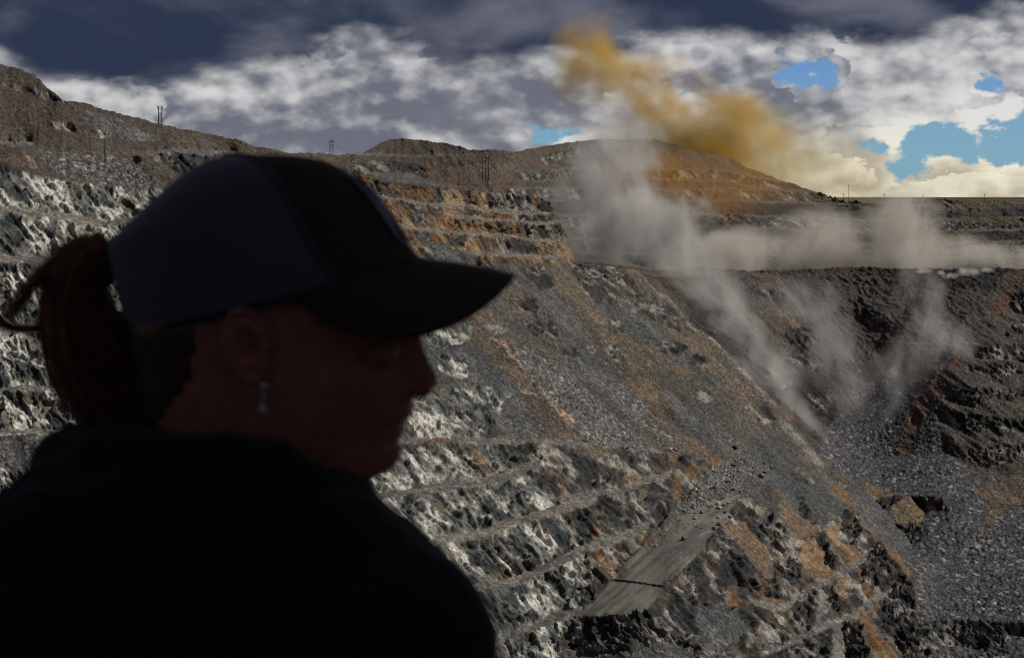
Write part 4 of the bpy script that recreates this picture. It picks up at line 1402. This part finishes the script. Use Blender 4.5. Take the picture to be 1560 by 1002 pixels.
    def patch_grid(u1, t0, t1, g0, g1, n=14):
        U = np.linspace(-u1, u1, n); TT = np.linspace(t0, t1, n)
        V = [crown(u, tt, g1) for tt in TT for u in U] + [crown(u, tt, g0) for tt in TT for u in U]
        kk = n * n
        Fp = []
        for i in range(n - 1):
            for j in range(n - 1):
                q = (i * n + j, i * n + j + 1, (i + 1) * n + j + 1, (i + 1) * n + j)
                Fp.append(q); Fp.append(tuple(x + kk for x in q[::-1]))
        for j in range(n - 1):
            for a_, b_ in ((j, j + 1), ((n - 1) * n + j + 1, (n - 1) * n + j), ((j + 1) * n, j * n), (j * n + n - 1, (j + 1) * n + n - 1)):
                Fp.append((b_, a_, a_ + kk, b_ + kk))
        return V, Fp
    patch = mesh_obj('patch', *patch_grid(.27, .13, .46, -.001, .0026), simple_mat('patch_cloth', (.012, .011, .013), .9, .15), cap, True, base)
    bm_ = MB()
    for a_, b_ in (((-.27, .13), (.27, .13)), ((.27, .13), (.27, .46)), ((.27, .46), (-.27, .46)), ((-.27, .46), (-.27, .13))):
        q = np.linspace(0, 1, 14)
        bm_.tube([crown(a_[0] + (b_[0] - a_[0]) * z, a_[1] + (b_[1] - a_[1]) * z, .0030) for z in q], .0014, 6)
    edge_m = simple_mat('patch_thread', (.30, .31, .36), .8, .2)
    bm_.build('patch_edging', edge_m, patch, True, base)
    em = MB()
    for (ua, ub, ta, tb) in ((-.21, -.14, .2, .40), (-.10, -.04, .22, .38), (.0, .06, .20, .40), (.12, .21, .24, .30), (.12, .21, .34, .40)):
        em.tube([crown(ua + (ub - ua) * z, ta + (tb - ta) * z, .0024) for z in np.linspace(0, 1, 6)], .0016, 6)
    em.build('embroidery', edge_m, patch, True, base)
    # adjusting strap across the rear opening
    st = MB()
    st.tube([crown(u, .05, .002) for u in np.linspace(math.pi - .5, math.pi + .5, 24)], .006, 6)
    st.build('strap', black, cap, True, base)

    # ---- hair
    hm = bpy.data.materials.new('red_brown_hair')
    hm.use_nodes = True
    t = hm.node_tree
    bs = t.nodes['Principled BSDF']
    bs.inputs['Roughness'].default_value = .38
    bs.inputs['Specular IOR Level'].default_value = .5
    geo = t.nodes.new('ShaderNodeNewGeometry')
    n = noise(t, geo.outputs['Position'], 90, 3, .6)
    t.links.new(mixc(t, n.smooth(.3, .7), (.10, .034, .012), (.26, .095, .032)), bs.inputs['Base Color'])
    hd_m = simple_mat('shaded_hair', (.045, .016, .007), .5, .4, .002, 0, .4, 220)  # same hair as the ponytail, darkened to paint its shade
    # close-lying hair on the back of the head
    sh_ = MB(); rg = []
    for q in np.arange(420, 652, 6):
        xb, xg, w = Bz(q), Gz(q), Wz(q)
        xc = xb + .46 * (xg - xb)
        lim = np.interp(q, [420, 480, 520, 560, 600, 652], [300, 345, 342, 335, 300, 262])
        row = []
        for a in np.linspace(rad(92), rad(268), 60):
            c, s = math.cos(a), math.sin(a)
            e = 2 / 2.35
            x = xc - abs(c) ** e * (xc - xb)
            b_ = math.copysign(abs(s) ** e, s) * w
            g = 9 * float(sstep(lim - x, -6, 26)) * float(sstep(q + (x - 200) * .25, 498, 516)) * float(sstep(655 - q, 0, 30)) - 5 + 1.6 * math.sin(a * 90 + q * .1)
            nx, ny = -abs(c), s
            row.append(hp(x + nx * g, q, (b_ + ny * g) * SC))
        rg.append(row)
    m = len(rg); n_ = len(rg[0])
    mesh_obj('hair', [p for r in rg for p in r], [(i * n_ + j, i * n_ + j + 1, (i + 1) * n_ + j + 1, (i + 1) * n_ + j) for i in range(m - 1) for j in range(n_ - 1)], hd_m, root, True, base)
    def spline(pts, n):
        p = np.array(pts, float)
        d = np.r_[0, np.cumsum(np.linalg.norm(np.diff(p[:, :2], axis=0), axis=1))]
        # two passes of corner cutting, then even sampling
        for _ in range(3):
            q = [p[0]]
            for a, b in zip(p[:-1], p[1:]):
                q += [a * .75 + b * .25, a * .25 + b * .75]
            q.append(p[-1]); p = np.array(q)
        d = np.r_[0, np.cumsum(np.linalg.norm(np.diff(p[:, :2], axis=0), axis=1))]
        return np.stack([np.interp(np.linspace(0, d[-1], n), d, p[:, k]) for k in range(3)], 1)
    guides = [spline(g, 22) for g in (
        [(188, 396, 0), (150, 360, 0), (112, 362, 2), (72, 398, 6), (60, 460, 8), (59, 520, 10), (74, 585, 10), (104, 632, 8), (150, 662, 6), (186, 672, 4)],
        [(188, 400, -6), (156, 366, -18), (120, 372, -26), (92, 412, -30), (84, 480, -34), (88, 550, -34), (112, 610, -28), (150, 650, -20), (182, 668, -14)],
        [(188, 402, -10), (162, 372, -28), (134, 384, -44), (116, 432, -50), (112, 500, -54), (124, 570, -50), (150, 622, -40), (190, 655, -26), (214, 652, -14)],
        [(188, 400, 8), (162, 374, 24), (134, 388, 36), (118, 440, 44), (118, 510, 48), (134, 580, 44), (166, 630, 34), (204, 656, 20), (222, 648, 8)],
        [(188, 404, -4), (168, 388, -14), (150, 412, -24), (142, 455, -30), (156, 490, -34), (186, 525, -32), (214, 565, -24), (234, 600, -18), (230, 640, -12)],
        [(188, 406, 0), (172, 404, -6), (158, 430, -10), (156, 456, -14), (176, 480, -18), (204, 500, -20), (226, 535, -20), (240, 580, -16), (242, 612, -10)],
        [(188, 406, 0), (172, 404, 6), (158, 430, 10), (156, 456, 14), (178, 482, 18), (206, 510, 20), (222, 550, 20), (236, 590, 16), (238, 625, 10)],
        [(188, 396, 4), (158, 364, 14), (122, 366, 20), (84, 402, 24), (72, 470, 26), (74, 540, 26), (94, 600, 24), (128, 640, 20), (170, 662, 12)])]
    pony = MB()
    for g in guides:
        pony.tube([hp(a, b, c * SC) for a, b, c in g], np.interp(np.linspace(0, 1, 22), [0, .15, .5, .85, 1], [3, 4, 4.5, 3, 1]) * SC, 8)
    ng = len(guides)
    for k in range(4200):
        w = rng.dirichlet(np.ones(ng) * (1.0 if k % 3 else .35))
        g = sum(wi * gi for wi, gi in zip(w, guides))
        n0 = 22 if rng.random() < .7 else rng.integers(14, 21)
        off = rng.normal(0, 1, 3) * np.array([7, 5, 9]) * (1 if k % 9 else 2.2); off2 = rng.normal(0, 1, 3) * np.array([8, 7, 9]) * (1 if k % 9 else 2.4)
        tt = np.linspace(0, 1, 22)[:, None]
        g = g + off * np.clip(tt * 5, .3, 1) + off2 * tt ** 1.5 + np.sin(tt * rng.uniform(3, 9) + rng.uniform(0, 6)) * rng.normal(0, 1.8, 3)
        g = g[:n0]
        pony.tube([hp(a, b, c * SC) for a, b, c in g], np.linspace(1, .35, n0) * .00042, 3, False)
    for pts, cnt, spr in (([(150, 366, 0), (104, 384, -6), (66, 416, -8), (40, 448, -8), (16, 480, -6)], 170, 5.0), ([(120, 372, 0), (82, 398, 10), (48, 425, 14), (30, 446, 14)], 24, 4.5),
                          ([(100, 470, 0), (76, 492, 0), (50, 501, 2), (22, 501, 4), (0, 493, 6), (-26, 474, 6)], 150, 3.6), ([(150, 366, 0), (96, 372, 4), (60, 392, 6), (36, 416, 6)], 16, 5),
                          ([(180, 500, 0), (214, 540, -10), (230, 590, -16), (238, 640, -18), (232, 668, -14)], 40, 4), ([(150, 640, 0), (186, 664, 0), (204, 660, 0), (222, 640, 0)], 60, 5)):
        g0 = spline(pts, 14)
        for k in range(cnt):
            tt = np.linspace(0, 1, 14)[:, None]
            o1 = rng.normal(0, 1, 3) * spr; o2 = rng.normal(0, 1, 3) * spr * 1.6
            g = g0 + o1 * (1 - .45 * tt) + o2 * tt ** 2 * .8
            pony.tube([hp(a, b, c * SC) for a, b, c in g], np.linspace(1, .3, 14) * .00042, 3, False)
    pony.build('ponytail', hm, root, True, base)

    # ---- earring
    metal = simple_mat('silver', (.40, .40, .46), .4, .5, None, 1.0, .05)
    lb = -(158 + 2 + 12) * SC
    e = MB(); e.ell(hq(402, 589, lb - .006), (.0025, .0025, .0034)); ear = e.build('earring', metal, root, True, base)
    e = MB(); e.tube([hq(402, 593, lb - .007), hq(401, 606, lb - .008), hq(400, 615, lb - .008)], .0006, 6); e.build('hook', metal, ear, True, base)
    e = MB(); e.ell(hq(400, 625, lb - .008), (.0027, .0026, .0037)); e.ell(hq(400, 617, lb - .008), (.0014, .0014, .002)); e.build('drop', metal, ear, True, base)
    return root


make_person()


# ------------------------------------------------------------------ boulders
def boulder_mesh(seed, mat):
    rng = np.random.default_rng(seed)
    import bmesh
    bm = bmesh.new()
    bmesh.ops.create_icosphere(bm, subdivisions=3, radius=1)
    planes = rng.normal(0, 1, (13, 3)); planes /= np.linalg.norm(planes, axis=1, keepdims=True)
    offs = rng.uniform(.50, .82, 13)
    st = np.array([rng.uniform(.85, 1.3), rng.uniform(.7, 1.0), rng.uniform(.55, .85)])
    for v in bm.verts:
        p = np.array(v.co)
        d = planes @ p
        m = d > .05
        r = min(1.0, float(np.min(np.where(m, offs / np.maximum(d, .05), 9))))
        p = p * r + rng.normal(0, .012, 3)
        v.co = tuple(p * st)
    me = bpy.data.meshes.new('boulder')
    bm.to_mesh(me); bm.free()
    me.materials.append(mat)
    return me


def stone_mat(name, c):
    m = simple_mat(name, c, .95, .15, .15, 0, .45, 1.3)
    return m


def boulders():
    rng = np.random.default_rng(11)
    mats = [stone_mat('grey_stone', (.15, .148, .14)), stone_mat('pale_stone', (.34, .33, .30)), stone_mat('dark_stone', (.062, .062, .062)), stone_mat('tan_stone', (.24, .165, .105))]
    protos = {m: [boulder_mesh(40 + 10 * k + i, m) for i in range(4)] for k, m in enumerate(mats)}

    def place(px, py, size_px, m, label, group=None):
        p = on_ground(px, py)
        r = size_px / F * p[1] / 2
        me = protos[m][rng.integers(0, 4)]
        o = bpy.data.objects.new('boulder', me)
        o.location = (p[0], p[1], p[2] + r * .42)
        o.scale = (r * 1.05, r * 1.05, r * 1.1)
        o.rotation_euler = (rng.uniform(-.3, .3), rng.uniform(-.3, .3), rng.uniform(0, 6.28))
        link(o)
        tag(o, label, 'boulder', group)
    place(1041, 822, 12, mats[0], 'big grey boulder standing alone in the middle of the haul road')
    place(998, 832, 8, mats[1], 'small pale boulder lying alone on the left side of the haul road')
    place(1096, 800, 11, mats[3], 'tan boulder on the right edge of the haul road at the earth bank')
    place(1087, 806, 10, mats[2], 'dark boulder on the right edge of the haul road beside the tan one')
    place(1112, 789, 9, mats[3], 'reddish flat boulder at the start of the earth bank beside the haul road')
    place(1103, 781, 9, mats[2], 'dark square boulder standing in front of the rock fall')
    place(1094, 790, 8, mats[1], 'pale boulder in front of the rock fall on the right half of the road')
    place(1058, 791, 8, mats[1], 'pale boulder in front of the rock fall on the left half of the road')
    place(1094, 774, 9, mats[1], 'large pale boulder at the front of the rock fall')
    place(1118, 683, 13, mats[2], 'big dark boulder above the rock fall at the foot of the talus')
    place(1160, 727, 13, mats[3], 'flat brown slab at the right end of the rock fall')
    place(1164, 722, 10, mats[0], 'long grey slab at the right end of the rock fall')
    P_ = np.array([(1048, 776), (1056, 742), (1080, 716), (1108, 706), (1124, 716), (1118, 748), (1090, 766)], float)
    n = 0
    lab = 'grey boulder lying in the heaped rock fall across the far end of the haul road'
    while n < 170:
        t = rng.random()
        cx = np.interp(t, [0, .5, 1], [1052, 1085, 1122]); cyy = np.interp(t, [0, .5, 1], [772, 748, 722])
        px = cx + rng.normal(0, 20); py = cyy + rng.normal(0, 15)
        if py > 800 - (px - 1020) * .15 or px < 1040 - (776 - py) * .0 and py < 745 or py < 700 or px > 1140:
            continue
        s = float(np.clip(rng.lognormal(1.55, .42), 2.5, 10.5))
        place(px, py, s, mats[rng.choice(4, p=[.52, .25, .13, .10])], lab, 'boulders of the rock fall')
        n += 1
    for k in range(46):
        px = rng.uniform(1000, 1110); py = rng.uniform(776, 806) + max(0, 1050 - px) * .35
        s = float(np.clip(rng.lognormal(1.0, .4), 1.8, 5))
        if py > 836 - (px - 1000) * .1:
            continue
        place(px, py, s, mats[rng.choice(4, p=[.5, .3, .15, .05])], 'small grey stone scattered on the road in front of the rock fall', 'stones on the haul road')
    for k in range(28):
        px = rng.uniform(1110, 1180); py = 736 - (px - 1110) * .42 + rng.normal(0, 8)
        s = float(np.clip(rng.lognormal(1.35, .4), 2, 8))
        place(px, py, s, mats[rng.choice(4, p=[.5, .25, .15, .1])], 'grey boulder strewn on the track beyond the rock fall', 'boulders on the far track')
    for k in range(70):
        px = rng.uniform(880, 1030); py = 683 + (px - 950) * .06 - abs(rng.normal(0, 9))
        s = float(np.clip(rng.lognormal(1.3, .35), 2, 7.5))
        place(px, py, s, mats[rng.choice(4, p=[.5, .35, .1, .05])], 'grey boulder at the foot of the long talus above the dark bench', 'boulders at the talus foot')
    # low windrow of gravel across the road
    wr = MB()
    a = [on_ground(x, y) for x, y in zip(np.linspace(928, 1012, 46), np.linspace(882, 893, 46))]
    for i, p in enumerate(a):
        p[2] += .15 + .1 * rng.random(); p[1] += rng.normal(0, .25)
    for i in range(len(a) - 1):
        q = [a[i] + (a[i + 1] - a[i]) * t for t in np.linspace(-.1, 1.1, 4)]
        wr.tube(q, rng.uniform(.2, .4), 7)
    o = wr.build('gravel_windrow', stone_mat('windrow_gravel', (.075, .073, .07)), None, False)
    tag(o, 'low dark windrow of gravel lying straight across the haul road', 'gravel windrow')


boulders()


# ------------------------------------------------------------------ power line poles
def poles():
    wood = simple_mat('weathered_pole', (.045, .036, .03), .9, .2, None, 0, .3, 2)
    steel = simple_mat('pole_hardware', (.10, .10, .10), .6, .4)

    def pole(px, top, base, Y, label, n=1, gap=5.5, arm=True, r=.26):
        p0 = pt(px, base, Y); p1 = pt(px, top, Y)
        root = thing('utility_pole', tuple(p0 - np.array([0, 0, .5])), label, 'power pole')
        o = np.array(root.location)
        s = Y / F
        xs = (np.arange(n) - (n - 1) / 2) * gap * s
        for x in xs:
            MB().tube([p0 + [x, 0, -6], p1 + [x, 0, 0]], [r * 1.15, r * .8], 8).build('pole', wood, root, True, o)
        L = p1[2] - p0[2]
        if n > 1:
            w = abs(xs[-1]) + 1.6 * s
            m = MB(); m.box(p1 + [0, -.3, -.14 * L], (w, .14, .18)); m.build('crossarm', wood, root, False, o)
            m = MB()
            m.tube([p1 + [xs[0], -.2, -.30 * L], p1 + [xs[1], -.2, -.55 * L]], .11, 6); m.tube([p1 + [xs[1], -.2, -.30 * L], p1 + [xs[0], -.2, -.55 * L]], .11, 6)
            m.build('brace', wood, root, False, o)
        elif arm:
            m = MB(); m.box(p1 + [0, -.3, -.10 * L], (1.5 * s, .12, .15)); m.build('crossarm', wood, root, False, o)
            w = 1.3 * s
        if n > 1 or arm:
            for x in (-w * .9, 0, w * .9):
                m = MB(); m.tube([p1 + [x, -.3, -.12 * L], p1 + [x, -.3, -.12 * L + 1.3]], .14, 6); m.build('insulator', steel, root, True, o)
        return p1
    pole(244, 161, 192, 800, 'tall double pole with a crossarm on the left ridge', 2, 5)
    a = pole(505, 213, 236, 1030, 'double pole with a crossarm on the ridge just above the cap', 2, 4.5)
    b = pole(740, 237, 262, 1010, 'three poles together in front of the dark spoil hill', 3, 4.5)
    pole(160, 203, 226, 640, 'single thin pole on the left slope below the ridge', 1)
    pole(1191, 270, 280, 1640, 'short pole on the right shoulder of the terraced hill', 1, arm=False)
    pole(1285, 295, 308, 1640, 'small pole with a crossarm left of the tallest one', 1)
    pole(1293, 281, 308, 1600, 'tallest single pole at the foot of the terraced hill', 1)
    pole(1299, 298, 308, 1650, 'smallest pole right of the tallest one', 1, arm=False)
    pole(1347, 295, 312, 1560, 'lone pole in the low gap of the horizon', 1)
    pole(1406, 297, 305, 1560, 'short pole on the flat dark mound', 1)
    pole(1500, 296, 308, 1540, 'pole with a crossarm on the plain at the far right', 1)
    w = MB()
    for dx in (-3, 0, 3):
        q = np.linspace(0, 1, 24)[:, None]
        c = a + (b - a) * q + np.array([dx, 0, -3.2]) - np.array([0, 0, 1]) * (4 * q * (1 - q)) * 9
        w.tube(c, .06, 4)
    o = w.build('power_line', steel, None, False)
    tag(o, 'thin cables sagging from the ridge pole to the three poles by the dark hill', 'power line')


poles()


# ------------------------------------------------------------------ clouds added out of view to shade the lookout
def sun_blockers():
    m = simple_mat('sun_blocker_white', (.80, .80, .82), 1.0, 0.0, None, 0, .05, .01)
    rng = np.random.default_rng(3)

    def cloud(target, height, rx, ry, label):
        t = (height - target[2]) / SDIR[2]
        c = np.asarray(target, float) + SDIR * t
        mb = MB()
        for k in range(26):
            a = rng.uniform(0, 2 * math.pi); q = math.sqrt(rng.random()) * .8
            mb.ell(c + np.array([math.cos(a) * q * rx, math.sin(a) * q * ry, rng.uniform(-10, 25)]), (rx * rng.uniform(.22, .4), ry * rng.uniform(.22, .4), rng.uniform(30, 55)), None, 24, 14)
        mb.ell(c, (rx * .85, ry * .85, 40), None, 32, 14)
        o = mb.build('sun_blocker', m, None, True)
        tag(o, None, None, None, 'structure')
    cloud((0, 0, 1.6), 430, 150, 150, '')  # unseen cloud shape, added to block the sun over the woman


sun_blockers()


# ------------------------------------------------------------------ dust and smoke
def smoke_mat(name, density, scatter, absorb, nscale, aniso=.3, sharp=1.0, thr=.22, seed=0.0, stretch=20.0):
    m = bpy.data.materials.new(name)
    m.use_nodes = True
    t = m.node_tree
    t.nodes.remove(t.nodes['Principled BSDF'])
    out = t.nodes['Material Output']
    tc = t.nodes.new('ShaderNodeTexCoord')
    geo = t.nodes.new('ShaderNodeNewGeometry')
    mp = t.nodes.new('ShaderNodeVectorMath'); mp.operation = 'ADD'
    t.links.new(geo.outputs['Position'], mp.inputs[0]); mp.inputs[1].default_value = (seed, seed * .7, -seed)
    st = t.nodes.new('ShaderNodeMapping'); st.vector_type = 'TEXTURE'
    st.inputs['Rotation'].default_value = (0, rad(stretch), 0); st.inputs['Scale'].default_value = (1, 1, 2.0)
    t.links.new(mp.outputs[0], st.inputs['Vector'])
    n = noise(t, st.outputs[0], nscale, 6, .66, .5)
    wn = t.nodes.new('ShaderNodeTexNoise'); wn.inputs['Scale'].default_value = nscale * .75; wn.inputs['Detail'].default_value = 3
    t.links.new(mp.outputs[0], wn.inputs['Vector'])
    off = t.nodes.new('ShaderNodeVectorMath'); off.operation = 'MULTIPLY_ADD'
    t.links.new(wn.outputs['Color'], off.inputs[0]); off.inputs[1].default_value = (2.2,) * 3
    sub = t.nodes.new('ShaderNodeVectorMath'); sub.operation = 'SUBTRACT'
    t.links.new(tc.outputs['Object'], sub.inputs[0]); sub.inputs[1].default_value = (1.1,) * 3
    t.links.new(sub.outputs[0], off.inputs[2])
    def length(sock):
        ln = t.nodes.new('ShaderNodeVectorMath'); ln.operation = 'LENGTH'
        t.links.new(sock, ln.inputs[0])
        return NX(t, ln.outputs['Value'])
    env = (1.0 - length(off.outputs[0])).smooth(0.0, 0.85) * (1.0 - length(tc.outputs['Object'])).smooth(0.0, 0.25)
    d = env * (n.smooth(thr + .26, thr + .26 + .34 / sharp) + .05) * density
    ab = t.nodes.new('ShaderNodeVolumeAbsorption'); ab.inputs['Color'].default_value = (*absorb, 1)
    sc = t.nodes.new('ShaderNodeVolumeScatter'); sc.inputs['Color'].default_value = (*scatter, 1); sc.inputs['Anisotropy'].default_value = aniso
    ad = t.nodes.new('ShaderNodeAddShader')
    t.links.new(d.s, ab.inputs['Density']); t.links.new(d.s, sc.inputs['Density'])
    t.links.new(ab.outputs[0], ad.inputs[0]); t.links.new(sc.outputs[0], ad.inputs[1])
    t.links.new(ad.outputs[0], out.inputs['Volume'])
    return m


def plume(name, label, cat, puffs, mat):
    """a drifting cloud made of overlapping soft puffs (px, row, distance, half width px, half height px, half depth m)"""
    px, py, Y = puffs[0][:3]
    base = pt(px, py, Y)
    root = thing(name, tuple(base), label, cat)
    sph = MB().ell((0, 0, 0), (1, 1, 1), None, 24, 14)
    for p in puffs:
        px, py, Y, hw, hh, hd = p[:6]
        o = sph.build('puff', mat, root, True)
        c = pt(px, py, Y)
        o.location = tuple(c - base)
        s = Y / F
        o.scale = (hw * s * 1.3, hd * 1.3, hh * s * 1.3)
        if len(p) > 6:
            o.rotation_euler = (0, rad(p[6]), 0)
    return root


def dust():
    g = smoke_mat('grey_dust', .058, (.96, .94, .93), (.92, .90, .88), .042, .3, 1.5, .15, 0, -20)
    plume('dust_plume', 'tall plume of grey blasting dust rising in front of the terraced hill', 'dust cloud', [
        (935, 255, 1000, 75, 95, 40), (925, 330, 990, 100, 90, 45), (905, 375, 985, 85, 50, 40), (985, 355, 980, 80, 75, 40), (1040, 335, 975, 48, 52, 26),
        (1005, 395, 965, 95, 45, 35), (1060, 425, 935, 70, 62, 30, 20), (1098, 480, 905, 66, 70, 28, 25), (1135, 535, 880, 66, 66, 26, 30), (1170, 590, 860, 62, 58, 24, 30), (1098, 585, 850, 60, 44, 20),
        (1215, 645, 850, 60, 34, 18, 45), (1262, 706, 842, 26, 10, 8)], g)
    w = smoke_mat('pale_dust', .037, (.97, .92, .84), (.92, .87, .80), .034, .3, 1.3, .11, 140, 8)
    plume('dust_plume', 'low bank of pale dust lying along the far lip of the pit', 'dust cloud', [
        (1160, 388, 1085, 130, 40, 40), (1290, 372, 1085, 140, 55, 45), (1375, 340, 1085, 60, 62, 35), (1440, 392, 1080, 130, 32, 35), (1080, 390, 1080, 90, 36, 35), (1260, 395, 1080, 170, 24, 30), (1530, 396, 1075, 90, 22, 30)], w)
    plume('dust_plume', 'thin wisp of grey dust hanging in the middle of the bowl', 'dust cloud', [
        (1242, 475, 925, 42, 50, 18), (1272, 530, 905, 40, 62, 18, 15), (1292, 590, 885, 36, 60, 16, 10), (1200, 450, 935, 40, 40, 18)], smoke_mat('grey_dust', .030, (.93, .92, .93), (.9, .88, .87), .05, .3, 1.5, .16, 300, -15))
    plume('dust_plume', 'wisp of grey dust climbing the right side of the bowl', 'dust cloud', [
        (1395, 440, 940, 48, 72, 20), (1420, 515, 915, 62, 62, 20, -20), (1385, 560, 900, 60, 46, 18), (1330, 600, 880, 46, 60, 16, 15), (1455, 530, 900, 45, 40, 16)], smoke_mat('grey_dust', .030, (.92, .92, .94), (.9, .88, .88), .05, .3, 1.5, .16, 520, 20))
    wt = smoke_mat('white_dust', .30, (.97, .96, .93), (.97, .96, .93), .14, .2, .9, .1, 60)
    plume('dust_plume', 'small bright white puffs of dust on the rim of the bowl', 'dust cloud', [
        (1408, 412, 985, 13, 5, 5), (1450, 420, 985, 14, 5, 5), (1476, 414, 985, 20, 7, 5), (1502, 411, 985, 14, 4, 5), (1435, 415, 985, 9, 4, 4)], wt)
    o = smoke_mat('orange_smoke', .029, (.985, .64, .21), (.975, .70, .24), .0165, .4, 1.5, .12, 900, -40)
    plume('smoke_plume', 'orange brown blasting smoke drifting up into the sky from behind the terraced hill', 'smoke', [
        (892, 78, 1800, 50, 60, 60), (905, 110, 1800, 74, 52, 65), (965, 135, 1800, 100, 56, 75), (1040, 158, 1800, 112, 44, 70), (1108, 168, 1800, 66, 32, 60),
        (985, 178, 1800, 94, 42, 60), (1010, 210, 1800, 92, 40, 60), (1075, 216, 1800, 84, 44, 60), (1140, 205, 1800, 64, 40, 50), (1040, 235, 1800, 110, 40, 60)], o)
    f = smoke_mat('thin_orange_smoke', .010, (.80, .40, .10), (.93, .62, .22), .016, .4, 1.3, .08, 1200, -40)
    plume('smoke_plume', 'thin veil of orange smoke hanging in front of the crest of the terraced hill', 'smoke', [
        (985, 262, 1300, 80, 60, 40), (1070, 280, 1310, 110, 62, 40), (1150, 300, 1310, 100, 46, 40)], f)
    y = smoke_mat('yellow_smoke', .011, (.97, .82, .42), (.96, .80, .34), .012, .4, 1.0, .06, 1500, 30)
    plume('smoke_plume', 'pale yellow smoke thinning out beyond the right slope of the terraced hill', 'smoke', [
        (1130, 235, 1850, 110, 60, 70), (1200, 255, 1850, 90, 56, 70), (1265, 275, 1850, 80, 40, 60), (1190, 215, 1850, 110, 50, 70)], y)


dust()
